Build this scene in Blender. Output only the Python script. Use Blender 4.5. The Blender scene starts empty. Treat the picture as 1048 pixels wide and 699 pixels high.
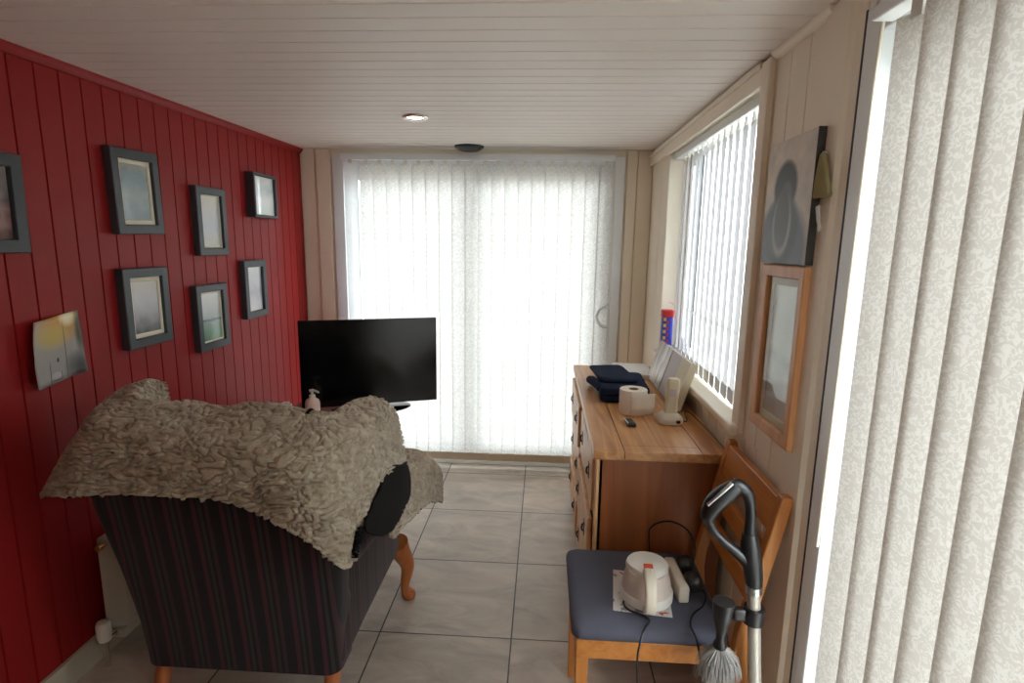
import bpy, bmesh, math, random
from mathutils import Vector, Matrix, noise
random.seed(7)
PI = math.pi
sc = bpy.context.scene
COL = sc.collection

# ------------------------------------------------------------------ materials
def srgb(r, g, b):
    f = lambda c: (c/255/12.92) if c/255 <= .04045 else ((c/255+.055)/1.055)**2.4
    return (f(r), f(g), f(b), 1)

def new_mat(name):
    m = bpy.data.materials.new(name); m.use_nodes = True
    return m, m.node_tree.nodes, m.node_tree.links, m.node_tree.nodes['Principled BSDF']

def plain(name, col, rough=.5, metal=0, var=.08, vscale=8, bump=0, bscale=80, spec=.5, coat=0):
    m, N, L, B = new_mat(name)
    tc = N.new('ShaderNodeTexCoord')
    nz = N.new('ShaderNodeTexNoise'); nz.inputs['Scale'].default_value = vscale; nz.inputs['Detail'].default_value = 4
    L.new(tc.outputs['Object'], nz.inputs['Vector'])
    mx = N.new('ShaderNodeMix'); mx.data_type = 'RGBA'
    mx.inputs['A'].default_value = tuple(c*(1-var) for c in col[:3]) + (1,)
    mx.inputs['B'].default_value = tuple(min(1, c*(1+var)) for c in col[:3]) + (1,)
    L.new(nz.outputs['Fac'], mx.inputs['Factor']); L.new(mx.outputs['Result'], B.inputs['Base Color'])
    B.inputs['Roughness'].default_value = rough; B.inputs['Metallic'].default_value = metal
    B.inputs['Specular IOR Level'].default_value = spec
    B.inputs['Coat Weight'].default_value = coat
    if bump:
        n2 = N.new('ShaderNodeTexNoise'); n2.inputs['Scale'].default_value = bscale; n2.inputs['Detail'].default_value = 3
        L.new(tc.outputs['Object'], n2.inputs['Vector'])
        bp = N.new('ShaderNodeBump'); bp.inputs['Strength'].default_value = bump; bp.inputs['Distance'].default_value = .004
        L.new(n2.outputs['Fac'], bp.inputs['Height']); L.new(bp.outputs['Normal'], B.inputs['Normal'])
    return m

def wood(name, c1, c2, axis='Y', rough=.4, scale=1.0, spec=.5):
    m, N, L, B = new_mat(name)
    tc = N.new('ShaderNodeTexCoord'); mp = N.new('ShaderNodeMapping')
    s = [26*scale]*3; s['XYZ'.index(axis)] = 1.6*scale
    mp.inputs['Scale'].default_value = s
    L.new(tc.outputs['Object'], mp.inputs['Vector'])
    nz = N.new('ShaderNodeTexNoise'); nz.inputs['Scale'].default_value = 1; nz.inputs['Detail'].default_value = 6; nz.inputs['Distortion'].default_value = 1.2
    L.new(mp.outputs['Vector'], nz.inputs['Vector'])
    n2 = N.new('ShaderNodeTexNoise'); n2.inputs['Scale'].default_value = 5; L.new(tc.outputs['Object'], n2.inputs['Vector'])
    ad = N.new('ShaderNodeMath'); ad.operation = 'MULTIPLY_ADD'; ad.inputs[1].default_value = .3; L.new(n2.outputs['Fac'], ad.inputs[0]); L.new(nz.outputs['Fac'], ad.inputs[2])
    cr = N.new('ShaderNodeValToRGB'); cr.color_ramp.elements[0].position = .45; cr.color_ramp.elements[1].position = .85
    cr.color_ramp.elements[0].color = c1; cr.color_ramp.elements[1].color = c2
    L.new(ad.outputs[0], cr.inputs['Fac']); L.new(cr.outputs['Color'], B.inputs['Base Color'])
    B.inputs['Roughness'].default_value = rough; B.inputs['Specular IOR Level'].default_value = spec
    return m

def stripes(name, axis):
    m, N, L, B = new_mat(name)
    tc = N.new('ShaderNodeTexCoord'); sp = N.new('ShaderNodeSeparateXYZ')
    L.new(tc.outputs['Object'], sp.inputs[0])
    mu = N.new('ShaderNodeMath'); mu.operation = 'MULTIPLY'; mu.inputs[1].default_value = 1/.085
    L.new(sp.outputs[axis], mu.inputs[0])
    fr = N.new('ShaderNodeMath'); fr.operation = 'FRACT'; L.new(mu.outputs[0], fr.inputs[0])
    cr = N.new('ShaderNodeValToRGB'); cr.color_ramp.interpolation = 'CONSTANT'
    e = cr.color_ramp.elements
    e[0].position = 0; e[0].color = srgb(26, 23, 24)
    e[1].position = .26; e[1].color = srgb(72, 34, 42)
    for p, c in ((.42, srgb(28, 26, 28)), (.52, srgb(48, 46, 44)), (.64, srgb(24, 22, 22)), (.74, srgb(60, 38, 42)), (.88, srgb(26, 24, 26))):
        q = e.new(p); q.color = c
    L.new(fr.outputs[0], cr.inputs['Fac']); L.new(cr.outputs['Color'], B.inputs['Base Color'])
    n2 = N.new('ShaderNodeTexNoise'); n2.inputs['Scale'].default_value = 300; L.new(tc.outputs['Object'], n2.inputs['Vector'])
    bp = N.new('ShaderNodeBump'); bp.inputs['Strength'].default_value = .3; bp.inputs['Distance'].default_value = .002
    L.new(n2.outputs['Fac'], bp.inputs['Height']); L.new(bp.outputs['Normal'], B.inputs['Normal'])
    B.inputs['Roughness'].default_value = .9; B.inputs['Specular IOR Level'].default_value = .2
    B.inputs['Sheen Weight'].default_value = .15
    return m

def blind_fabric(name, c_hi, c_lo, trans, scale=70):
    m, N, L, B = new_mat(name); N.remove(B); out = N['Material Output']
    tc = N.new('ShaderNodeTexCoord')
    n1 = N.new('ShaderNodeTexNoise'); n1.inputs['Scale'].default_value = scale; n1.inputs['Detail'].default_value = 1.5; n1.inputs['Distortion'].default_value = 2.2
    L.new(tc.outputs['Object'], n1.inputs['Vector'])
    cr = N.new('ShaderNodeValToRGB'); cr.color_ramp.elements[0].position = .47; cr.color_ramp.elements[1].position = .56
    cr.color_ramp.elements[0].color = c_lo; cr.color_ramp.elements[1].color = c_hi
    L.new(n1.outputs['Fac'], cr.inputs['Fac'])
    d = N.new('ShaderNodeBsdfDiffuse'); t = N.new('ShaderNodeBsdfTranslucent'); mx = N.new('ShaderNodeMixShader')
    mx.inputs[0].default_value = trans
    L.new(cr.outputs['Color'], d.inputs['Color']); L.new(cr.outputs['Color'], t.inputs['Color'])
    L.new(d.outputs[0], mx.inputs[1]); L.new(t.outputs[0], mx.inputs[2]); L.new(mx.outputs[0], out.inputs['Surface'])
    return m

def glass_mat(name):
    m, N, L, B = new_mat(name); N.remove(B); out = N['Material Output']
    t = N.new('ShaderNodeBsdfTransparent'); t.inputs['Color'].default_value = (.94, .96, .95, 1)
    g = N.new('ShaderNodeBsdfGlossy'); g.inputs['Roughness'].default_value = .02
    fr = N.new('ShaderNodeFresnel'); fr.inputs['IOR'].default_value = 1.45
    mx = N.new('ShaderNodeMixShader'); ge = N.new('ShaderNodeNewGeometry'); iv = N.new('ShaderNodeMath'); iv.operation = 'SUBTRACT'; iv.inputs[0].default_value = 1; L.new(ge.outputs['Backfacing'], iv.inputs[1])
    mu = N.new('ShaderNodeMath'); mu.operation = 'MULTIPLY'; L.new(fr.outputs[0], mu.inputs[0]); L.new(iv.outputs[0], mu.inputs[1])
    L.new(mu.outputs[0], mx.inputs[0]); L.new(t.outputs[0], mx.inputs[1]); L.new(g.outputs[0], mx.inputs[2])
    L.new(mx.outputs[0], out.inputs['Surface'])
    return m

def emit(name, col, s):
    m, N, L, B = new_mat(name)
    B.inputs['Base Color'].default_value = col; B.inputs['Emission Color'].default_value = col; B.inputs['Emission Strength'].default_value = s
    return m

def tile_mat():
    m, N, L, B = new_mat('slate_tile')
    tc = N.new('ShaderNodeTexCoord'); sp = N.new('ShaderNodeSeparateXYZ'); L.new(tc.outputs['Object'], sp.inputs[0])
    T, ax, by = .5291, -.0949, 3.026
    cells, edges = [], []
    for k, o in ((0, ax), (1, by)):
        a = N.new('ShaderNodeMath'); a.operation = 'SUBTRACT'; a.inputs[1].default_value = o; L.new(sp.outputs[k], a.inputs[0])
        b = N.new('ShaderNodeMath'); b.operation = 'DIVIDE'; b.inputs[1].default_value = T; L.new(a.outputs[0], b.inputs[0])
        fl = N.new('ShaderNodeMath'); fl.operation = 'FLOOR'; L.new(b.outputs[0], fl.inputs[0]); cells.append(fl)
        pp = N.new('ShaderNodeMath'); pp.operation = 'PINGPONG'; pp.inputs[1].default_value = .5; L.new(b.outputs[0], pp.inputs[0]); edges.append(pp)
    mn = N.new('ShaderNodeMath'); mn.operation = 'MINIMUM'; L.new(edges[0].outputs[0], mn.inputs[0]); L.new(edges[1].outputs[0], mn.inputs[1])
    gr = N.new('ShaderNodeMath'); gr.operation = 'LESS_THAN'; gr.inputs[1].default_value = .0055; L.new(mn.outputs[0], gr.inputs[0])
    cb = N.new('ShaderNodeCombineXYZ'); L.new(cells[0].outputs[0], cb.inputs[0]); L.new(cells[1].outputs[0], cb.inputs[1])
    wn = N.new('ShaderNodeTexWhiteNoise'); wn.noise_dimensions = '2D'; L.new(cb.outputs[0], wn.inputs['Vector'])
    off = N.new('ShaderNodeVectorMath'); off.operation = 'MULTIPLY_ADD'; off.inputs[1].default_value = (7, 7, 7)
    L.new(wn.outputs['Color'], off.inputs[0]); L.new(tc.outputs['Object'], off.inputs[2])
    mp = N.new('ShaderNodeMapping'); mp.inputs['Scale'].default_value = (3.2, 7, 1); mp.inputs['Rotation'].default_value = (0, 0, .6); L.new(off.outputs[0], mp.inputs['Vector'])
    n1 = N.new('ShaderNodeTexNoise'); n1.inputs['Scale'].default_value = 1; n1.inputs['Detail'].default_value = 8; n1.inputs['Distortion'].default_value = 1.0; n1.inputs['Roughness'].default_value = .6
    L.new(mp.outputs[0], n1.inputs['Vector'])
    cr = N.new('ShaderNodeValToRGB'); e = cr.color_ramp.elements
    e[0].position = .3; e[0].color = srgb(170, 158, 148); e[1].position = .75; e[1].color = srgb(226, 211, 196)
    L.new(n1.outputs['Fac'], cr.inputs['Fac'])
    tint = N.new('ShaderNodeMix'); tint.data_type = 'RGBA'; tint.blend_type = 'MULTIPLY'; tint.inputs['Factor'].default_value = 1
    cr2 = N.new('ShaderNodeValToRGB'); cr2.color_ramp.elements[0].color = (.86, .9, .92, 1); cr2.color_ramp.elements[1].color = (1, .98, .95, 1)
    L.new(wn.outputs['Value'], cr2.inputs['Fac']); L.new(cr.outputs['Color'], tint.inputs['A']); L.new(cr2.outputs['Color'], tint.inputs['B'])
    mx = N.new('ShaderNodeMix'); mx.data_type = 'RGBA'; L.new(gr.outputs[0], mx.inputs['Factor']); L.new(tint.outputs['Result'], mx.inputs['A'])
    mx.inputs['B'].default_value = srgb(62, 62, 62); L.new(mx.outputs['Result'], B.inputs['Base Color'])
    rr = N.new('ShaderNodeMapRange'); rr.inputs['To Min'].default_value = .24; rr.inputs['To Max'].default_value = .42; L.new(n1.outputs['Fac'], rr.inputs['Value']); L.new(rr.outputs[0], B.inputs['Roughness'])
    hs = N.new('ShaderNodeMath'); hs.operation = 'MULTIPLY_ADD'; hs.inputs[1].default_value = -1.2; L.new(gr.outputs[0], hs.inputs[0]); L.new(n1.outputs['Fac'], hs.inputs[2])
    bp = N.new('ShaderNodeBump'); bp.inputs['Strength'].default_value = .35; bp.inputs['Distance'].default_value = .008
    L.new(hs.outputs[0], bp.inputs['Height']); L.new(bp.outputs['Normal'], B.inputs['Normal'])
    return m

def picture_mat(name, stops, nscale=14, axis=2, z0=0, z1=1, amount=.35, rough=.25, coat=.6):
    """a printed picture: colour bands down its height, broken up by noise"""
    m, N, L, B = new_mat(name)
    tc = N.new('ShaderNodeTexCoord'); sp = N.new('ShaderNodeSeparateXYZ'); L.new(tc.outputs['Object'], sp.inputs[0])
    mr = N.new('ShaderNodeMapRange'); mr.inputs['From Min'].default_value = z0; mr.inputs['From Max'].default_value = z1; L.new(sp.outputs[axis], mr.inputs['Value'])
    n1 = N.new('ShaderNodeTexNoise'); n1.inputs['Scale'].default_value = nscale; n1.inputs['Detail'].default_value = 6; L.new(tc.outputs['Object'], n1.inputs['Vector'])
    a = N.new('ShaderNodeMath'); a.operation = 'SUBTRACT'; a.inputs[1].default_value = .5; L.new(n1.outputs['Fac'], a.inputs[0])
    b = N.new('ShaderNodeMath'); b.operation = 'MULTIPLY_ADD'; b.inputs[1].default_value = amount; L.new(a.outputs[0], b.inputs[0]); L.new(mr.outputs[0], b.inputs[2])
    cr = N.new('ShaderNodeValToRGB'); e = cr.color_ramp.elements
    e[0].position, e[0].color = stops[0]; e[1].position, e[1].color = stops[-1]
    for p, c in stops[1:-1]:
        q = e.new(p); q.color = c
    L.new(b.outputs[0], cr.inputs['Fac']); L.new(cr.outputs['Color'], B.inputs['Base Color'])
    B.inputs['Roughness'].default_value = rough; B.inputs['Coat Weight'].default_value = coat; B.inputs['Coat Roughness'].default_value = .05
    return m

M = {}
M['red'] = plain('red_wall_paint', srgb(146, 24, 25), .48, var=.05, vscale=3, bump=.05, bscale=40, spec=.3)
M['cream'] = plain('cream_wall_paint', srgb(246, 235, 216), .45, var=.03, vscale=3, bump=.04, bscale=30)
M['ceil'] = plain('white_ceiling_paint', srgb(240, 232, 224), .5, var=.025, vscale=3, bump=.05, bscale=30)
M['upvc'] = plain('white_upvc', srgb(232, 236, 238), .3, var=.01)
M['gasket'] = plain('dark_gasket', srgb(50, 52, 58), .6)
M['tile'] = tile_mat()
M['shell'] = plain('outer_render', srgb(190, 184, 175), .9)
M['glass'] = glass_mat('window_glass')
M['black_frame'] = plain('black_frame_paint_sheen', srgb(60, 66, 72), .4, var=.1, vscale=20)  # black paint lightened to bluish grey, its sheen put into the base colour
M['mat_board'] = plain('cream_mat_board', srgb(236, 230, 210), .8)
M['black'] = plain('black_plastic', srgb(24, 24, 26), .35)
M['gloss_black'] = plain('gloss_black', srgb(10, 10, 12), .12, var=.02)
M['silver'] = plain('silver_metal', srgb(190, 192, 196), .28, metal=1, var=.02)
M['chrome'] = plain('chrome', srgb(220, 215, 205), .15, metal=1, var=.02)
M['white_plastic'] = plain('white_plastic', srgb(226, 222, 214), .3, var=.02)
M['cream_plastic'] = plain('cream_plastic', srgb(218, 208, 190), .35, var=.03)
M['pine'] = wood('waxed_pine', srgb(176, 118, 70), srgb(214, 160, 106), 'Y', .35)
M['pine_z_shaded'] = wood('waxed_pine_upright_shaded', srgb(122, 66, 34), srgb(160, 92, 48), 'Z', .4, .55)  # same pine as the top, with the unlit side's shade in the colour
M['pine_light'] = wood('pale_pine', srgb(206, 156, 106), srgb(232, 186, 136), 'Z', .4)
M['dark_wood'] = plain('dark_drawer_side', srgb(104, 56, 32), .6)
M['chairwood'] = wood('golden_beech', srgb(176, 106, 48), srgb(206, 138, 72), 'Y', .35)
M['chairwood_z'] = wood('golden_beech_upright', srgb(176, 106, 48), srgb(206, 138, 72), 'Z', .35)
M['legwood'] = wood('stained_leg_wood', srgb(150, 82, 40), srgb(184, 108, 60), 'Z', .3)
M['stripe_x'] = stripes('striped_fabric_across', 0)
M['stripe_y'] = stripes('striped_fabric_along', 1)
M['seatpad'] = plain('grey_blue_upholstery', srgb(92, 94, 108), .95, var=.12, vscale=14, bump=.3, bscale=500, spec=.2)
M['navy'] = plain('navy_denim', srgb(34, 44, 66), .95, var=.25, vscale=30, bump=.4, bscale=400, spec=.15)
M['paper'] = plain('white_paper', srgb(236, 234, 232), .8, var=.02)
M['tissue'] = plain('soft_tissue', srgb(238, 228, 214), .95, var=.03, bump=.4, bscale=160, spec=.1)
M['card_core'] = plain('brown_card', srgb(150, 120, 90), .9)
M['lining'] = plain('dark_throw_lining', srgb(20, 18, 18), .8, var=.15, vscale=12, spec=.15)
M['radiator'] = plain('cream_radiator_enamel', srgb(196, 190, 176), .4, var=.03)
M['skirt'] = plain('grey_cream_skirting', srgb(184, 174, 158), .5)
M['brass'] = plain('brass', srgb(190, 150, 90), .3, metal=1)
M['khaki'] = plain('khaki_cloth', srgb(150, 138, 98), .95, var=.12, vscale=20, bump=.3, bscale=300, spec=.1)
M['hem'] = plain('blind_hem_pocket', srgb(206, 188, 162), .8, var=.04)
M['pink_plastic'] = plain('pale_pink_plastic', srgb(236, 206, 194), .35, var=.02)
M['tank'] = plain('pinkish_tank_plastic', srgb(212, 196, 186), .3, var=.03)
M['orange'] = plain('orange_label', srgb(222, 76, 34), .5)
M['red_plastic'] = plain('red_plastic', srgb(206, 40, 44), .4)
M['blue_plastic'] = plain('blue_plastic', srgb(60, 70, 190), .4)
M['yellow'] = plain('yellow_plastic', srgb(226, 190, 50), .4)
M['mauve'] = plain('mauve_card', srgb(202, 190, 192), .5, var=.03)
M['ivory'] = plain('ivory_card', srgb(226, 218, 192), .6, var=.03)
M['bristle'] = plain('grey_bristle', srgb(150, 146, 142), .8, var=.2, vscale=60)
M['tube'] = plain('grey_tube', srgb(176, 170, 160), .3, metal=.4, var=.03)
M['fabric_back'] = blind_fabric('patio_blind_fabric', (.82, .81, .79, 1), (.68, .67, .65, 1), .46, 60)
M['fabric_side'] = blind_fabric('side_blind_fabric', (.77, .74, .69, 1), (.66, .62, .56, 1), .15, 75)
M['fabric_white'] = blind_fabric('plain_white_blind_fabric', (.86, .88, .89, 1), (.83, .85, .87, 1), .4, 30)
M['hem'] = blind_fabric('blind_hem_pocket_fabric', (.84, .74, .60, 1), (.80, .70, .56, 1), .16, 40)
M['fabric_window'] = blind_fabric('window_blind_fabric', (.84, .85, .87, 1), (.80, .81, .84, 1), .11, 30)
M['leaf'] = blind_fabric('garden_leaf', (.46, .58, .30, 1), (.36, .5, .22, 1), .45, 6)
M['paving'] = plain('pale_paving', srgb(176, 172, 164), .9, var=.1, vscale=2)
M['bark'] = plain('bark', srgb(96, 78, 60), .9, var=.2)
M['lamp'] = emit('lamp_glow', (1, .84, .58, 1), 9)

def throw_mat():
    m, N, L, B = new_mat('chunky_cream_knit')
    tc = N.new('ShaderNodeTexCoord')
    n1 = N.new('ShaderNodeTexNoise'); n1.inputs['Scale'].default_value = 26; n1.inputs['Detail'].default_value = 3; n1.inputs['Distortion'].default_value = .8
    L.new(tc.outputs['Object'], n1.inputs['Vector'])
    cr = N.new('ShaderNodeValToRGB'); cr.color_ramp.elements[0].position = .32; cr.color_ramp.elements[1].position = .68
    cr.color_ramp.elements[0].color = srgb(146, 132, 114); cr.color_ramp.elements[1].color = srgb(184, 172, 154)
    L.new(n1.outputs['Fac'], cr.inputs['Fac']); L.new(cr.outputs['Color'], B.inputs['Base Color'])
    n2 = N.new('ShaderNodeTexNoise'); n2.inputs['Scale'].default_value = 260; n2.inputs['Detail'].default_value = 2; L.new(tc.outputs['Object'], n2.inputs['Vector'])
    bp = N.new('ShaderNodeBump'); bp.inputs['Strength'].default_value = .6; bp.inputs['Distance'].default_value = .004
    L.new(n2.outputs['Fac'], bp.inputs['Height']); L.new(bp.outputs['Normal'], B.inputs['Normal'])
    B.inputs['Roughness'].default_value = 1; B.inputs['Specular IOR Level'].default_value = .1; B.inputs['Sheen Weight'].default_value = .2
    return m
M['throw'] = throw_mat()

# ------------------------------------------------------------------ mesh helpers
def BM(): return bmesh.new()

def bevel(bm, geom_edges, r, seg=2):
    bmesh.ops.bevel(bm, geom=geom_edges, offset=r, segments=seg, profile=.5, affect='EDGES', clamp_overlap=True)

def box(bm, x0, x1, y0, y1, z0, z1, r=0, seg=2, mtx=None):
    t = bmesh.new()
    vs = [t.verts.new((x, y, z)) for x in (x0, x1) for y in (y0, y1) for z in (z0, z1)]
    for f in ((0, 1, 3, 2), (4, 6, 7, 5), (0, 4, 5, 1), (2, 3, 7, 6), (0, 2, 6, 4), (1, 5, 7, 3)):
        t.faces.new([vs[i] for i in f])
    bmesh.ops.recalc_face_normals(t, faces=t.faces[:])
    if r: bevel(t, t.edges[:], r, seg)
    merge(bm, t, mtx)

def merge(bm, t, mtx=None):
    if mtx is not None: t.transform(mtx)
    me = bpy.data.meshes.new('tmp'); t.to_mesh(me); t.free()
    bm.from_mesh(me); bpy.data.meshes.remove(me)

def prism(bm, pts, axis, a, b, r=0, seg=2, mtx=None):
    """polygon pts (2-D) extruded along axis 0/1/2 from a to b"""
    t = bmesh.new()
    def mk(p, w):
        if axis == 0: return (w, p[0], p[1])
        if axis == 1: return (p[0], w, p[1])
        return (p[0], p[1], w)
    A = [t.verts.new(mk(p, a)) for p in pts]; Bv = [t.verts.new(mk(p, b)) for p in pts]
    n = len(pts)
    t.faces.new(A[::-1]); t.faces.new(Bv)
    for i in range(n): t.faces.new((A[i], A[(i+1) % n], Bv[(i+1) % n], Bv[i]))
    bmesh.ops.recalc_face_normals(t, faces=t.faces[:])
    if r: bevel(t, t.edges[:], r, seg)
    merge(bm, t, mtx)

def loft(bm, loops, cap=True, mtx=None):
    t = bmesh.new()
    R = [[t.verts.new(p) for p in l] for l in loops]
    n = len(R[0])
    for a, b in zip(R, R[1:]):
        for i in range(n): t.faces.new((a[i], a[(i+1) % n], b[(i+1) % n], b[i]))
    if cap: t.faces.new(R[0][::-1]); t.faces.new(R[-1])
    bmesh.ops.recalc_face_normals(t, faces=t.faces[:])
    merge(bm, t, mtx)

def tube(bm, pts, rad, n=10, smooth=0):
    P = [Vector(p) for p in pts]
    if smooth: P, rad = spline(P, smooth, rad)
    if not isinstance(rad, (list, tuple)): rad = [rad]*len(P)
    loops = []; up = Vector((0, 0, 1)); prev = None
    for i, p in enumerate(P):
        d = (P[min(i+1, len(P)-1)] - P[max(i-1, 0)]).normalized()
        if prev is None:
            a = d.cross(up)
            if a.length < .1: a = d.cross(Vector((0, 1, 0)))
        else: a = prev - d*prev.dot(d)
        a.normalize(); prev = a; b = d.cross(a)
        loops.append([p + (a*math.cos(2*PI*k/n) + b*math.sin(2*PI*k/n))*rad[i] for k in range(n)])
    loft(bm, loops)

def catmull(P, t):
    n = len(P); i = min(int(t), n-2); u = t - i
    p0, p1, p2, p3 = P[max(i-1, 0)], P[i], P[i+1], P[min(i+2, n-1)]
    return .5*((2*p1) + (p2-p0)*u + (2*p0-5*p1+4*p2-p3)*u*u + (3*p1-p0-3*p2+p3)*u**3)

def spline(P, k, rad=None):
    n = len(P); ts = [i/k for i in range((n-1)*k)] + [n-1]
    Q = [catmull(P, t) for t in ts]
    if isinstance(rad, (list, tuple)):
        rad = [max(.0005, catmull(list(rad), t)) for t in ts]
    return Q, rad

def lathe(bm, prof, c, n=32, mtx=None, axis=2):
    """prof = [(r, h)] spun about an axis through c"""
    loops = []
    for r, h in prof:
        l = []
        for k in range(n):
            a = 2*PI*k/n; u, v = max(r, 1e-4)*math.cos(a), max(r, 1e-4)*math.sin(a)
            p = (u, v, h) if axis == 2 else ((h, u, v) if axis == 0 else (u, h, v))
            l.append(Vector(p) + Vector(c))
        loops.append(l)
    loft(bm, loops, True, mtx)

def rrect(w, d, r, n=5):
    """rounded rectangle loop in xy, centred"""
    pts = []
    for cx, cy, a0 in ((w/2-r, d/2-r, 0), (-w/2+r, d/2-r, PI/2), (-w/2+r, -d/2+r, PI), (w/2-r, -d/2+r, 1.5*PI)):
        for k in range(n): 
            a = a0 + PI/2*k/(n-1); pts.append((cx+r*math.cos(a), cy+r*math.sin(a)))
    return pts

def grid(bm, P):
    """P[i][j] -> quad sheet"""
    V = [[bm.verts.new(p) for p in row] for row in P]
    for a, b in zip(V, V[1:]):
        for j in range(len(a)-1): bm.faces.new((a[j], a[j+1], b[j+1], b[j]))

def smooth_sheet(C, ku, kv):
    """control grid of Vectors -> Catmull-Rom dense grid"""
    rows = [spline(r, kv)[0] for r in C]
    cols = list(zip(*rows))
    cols = [spline(list(c), ku)[0] for c in cols]
    return [list(r) for r in zip(*cols)]

def link(name, bm, m, parent=None, loc=None, smooth=False):
    me = bpy.data.meshes.new(name)
    off = Vector((0, 0, 0))
    if parent is not None:
        q = parent
        while q is not None: off += q.location; q = q.parent
    elif loc is not None: off = Vector(loc)
    bm.transform(Matrix.Translation(-off))
    bm.to_mesh(me); bm.free()
    mats = m if isinstance(m, (list, tuple)) else [m]
    for x in mats: me.materials.append(M[x] if isinstance(x, str) else x)
    if smooth:
        me.polygons.foreach_set('use_smooth', [True]*len(me.polygons))
        me.set_sharp_from_angle(angle=math.radians(smooth if smooth is not True else 45))
    o = bpy.data.objects.new(name, me); COL.objects.link(o)
    if parent is not None: o.parent = parent
    elif loc is not None: o.location = loc
    return o

def tag(o, label, cat, group=None):
    o['label'] = label; o['category'] = cat
    if group: o['group'] = group
    return o

def thing(name, label, cat, loc, group=None):
    o = bpy.data.objects.new(name, None); COL.objects.link(o); o.location = loc
    o.empty_display_size = .05
    return tag(o, label, cat, group)

def struct(name, bm, m, parent=None, smooth=False):
    o = link(name, bm, m, parent, smooth=smooth)
    if parent is None: o['kind'] = 'structure'
    return o

def copy_tree(o, parent=None):
    c = o.copy(); COL.objects.link(c)
    if parent is not None: c.parent = parent
    for ch in list(o.children): copy_tree(ch, c)
    return c

# ------------------------------------------------------------------ the room shell
XL, XR, YB, YF = -1.63, .68, 3.738, -1.25
def ceil_z(y): return 2.145 + .012*(y-YB)

def boards(bm, axis, edges, lo, hi, face, back, groove=.006, depth=.006, zfun=None):
    """tongue-and-groove cladding: axis 'y' boards side by side along y, upright, facing x; 'c' ceiling boards side by side along y, facing down"""
    for a, b in zip(edges, edges[1:]):
        g = groove/2; s = 1 if back > face else -1
        prof = [(a, back), (a, face+s*depth), (a+g, face), (b-g, face), (b, face+s*depth), (b, back)]
        if axis == 'y': prism(bm, [(p[1], p[0]) for p in prof], 2, lo, hi)
        elif axis == 'x': prism(bm, [(p[0], p[1]) for p in prof], 2, lo, hi)
        else: prism(bm, [(p[0], p[1] + (zfun(p[0]) if zfun else 0)) for p in prof], 0, lo, hi)

def edges_from(a, b, start, pitch):
    e = []; k = math.floor((a-start)/pitch)
    while True:
        v = start + k*pitch; k += 1
        if v <= a + .004: continue
        if v >= b - .004: break
        e.append(v)
    return [a] + e + [b]

bm = BM(); box(bm, XL-.15, XR+.2, YF-.15, YB+.1, -.12, 0); struct('floor', bm, 'tile')

bm = BM(); boards(bm, 'c', edges_from(YF, YB, 1.445, .0896), XL-.02, XR+.02, 0, .03, .008, .010, ceil_z)
prism(bm, [(YF-.15, ceil_z(YF)+.03), (YB+.1, ceil_z(YB)+.03), (YB+.1, ceil_z(YB)+.15), (YF-.15, ceil_z(YF)+.15)], 0, XL-.15, XR+.2)
struct('ceiling', bm, 'ceil')

bm = BM(); boards(bm, 'y', edges_from(YF, YB, 1.605, .0914), 0, 2.16, XL, XL-.03, .007, .009)
box(bm, XL-.15, XL-.03, YF-.15, YB+.1, -.0, 2.3); struct('wall_left', bm, 'red')
bm = BM(); prism(bm, [(XL, ceil_z(0)), (XL+.022, ceil_z(0)), (XL+.02, ceil_z(0)-.012), (XL+.006, ceil_z(0)-.028), (XL, ceil_z(0)-.03)], 1, YF, YB)
for v in bm.verts: v.co.z += ceil_z(v.co.y)-ceil_z(0)
struct('trim_1', bm, 'red')
bm = BM(); box(bm, XL, XL+.018, YF, YB, 0, .10, .004); struct('baseboard_left', bm, 'skirt')

# back wall: cream reveals either side of the patio door
bm = BM()
boards(bm, 'x', [XL, -1.535, -1.412], 0, 2.16, YB, YB+.03, .006, .01)
boards(bm, 'x', [.505, .583, XR], 0, 2.16, YB, YB+.03, .006, .01)
box(bm, XL-.15, -1.412, YB+.03, YB+.15, 0, 2.3); box(bm, .505, XR+.2, YB+.03, YB+.15, 0, 2.3)
box(bm, -1.412, .505, YB, YB+.15, 2.105, 2.3)
box(bm, -1.52, -1.43, YB-.012, YB, 0, 2.143, .003)
box(bm, .515, .578, YB-.014, YB, 0, 2.143, .003)
struct('wall_back', bm, 'cream')

# right wall: window opening y 1.88-3.14, z .955-2.05; patio door y -.55..1.326
WY0, WY1, WZ0, WZ1 = 1.885, 3.24, .955, 2.06
DY0, DY1, DZ1 = -.62, 1.326, 2.05
bm = BM()
E1 = edges_from(1.40, WY0, 1.813, .1)
boards(bm, 'y', [1.50] + [e for e in (1.509+.09, 1.715, 1.813)] + [WY0], WZ0-.03, 2.14, XR, XR+.03, .006, .007)
boards(bm, 'y', [1.50, 1.60, 1.70, 1.80, 1.9, 2.0, 2.1, 2.2, 2.3, 2.4, 2.5, 2.6, 2.7, 2.8, 2.9, 3.0, 3.1, 3.2, 3.3, 3.45, 3.6, YB], 0, WZ0-.03, XR, XR+.03, .006, .007)
boards(bm, 'y', [WY1, 3.42, YB], WZ0-.03, 2.15, XR, XR+.03, .004, .005)
box(bm, XR, XR+.03, WY0, WY1, WZ1, 2.16)
T0, T1 = XR+.03, XR+.17
box(bm, T0, T1, DY1+.005, YB+.1, 0, WZ0-.029); box(bm, T0, T1, DY1+.005, WY0, WZ0-.029, 2.3); box(bm, T0, T1, WY1, YB+.1, WZ0-.029, 2.3); box(bm, T0, T1, WY0, WY1, WZ1, 2.3)
box(bm, XR, T1, YF-.15, DY0, 0, 2.3); box(bm, XR, T1, DY0, DY1+.005, DZ1, 2.3)
box(bm, XR, XR+.03, DY1+.005, 1.50, 0, 2.14)
struct('wall_right', bm, 'cream')
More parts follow.
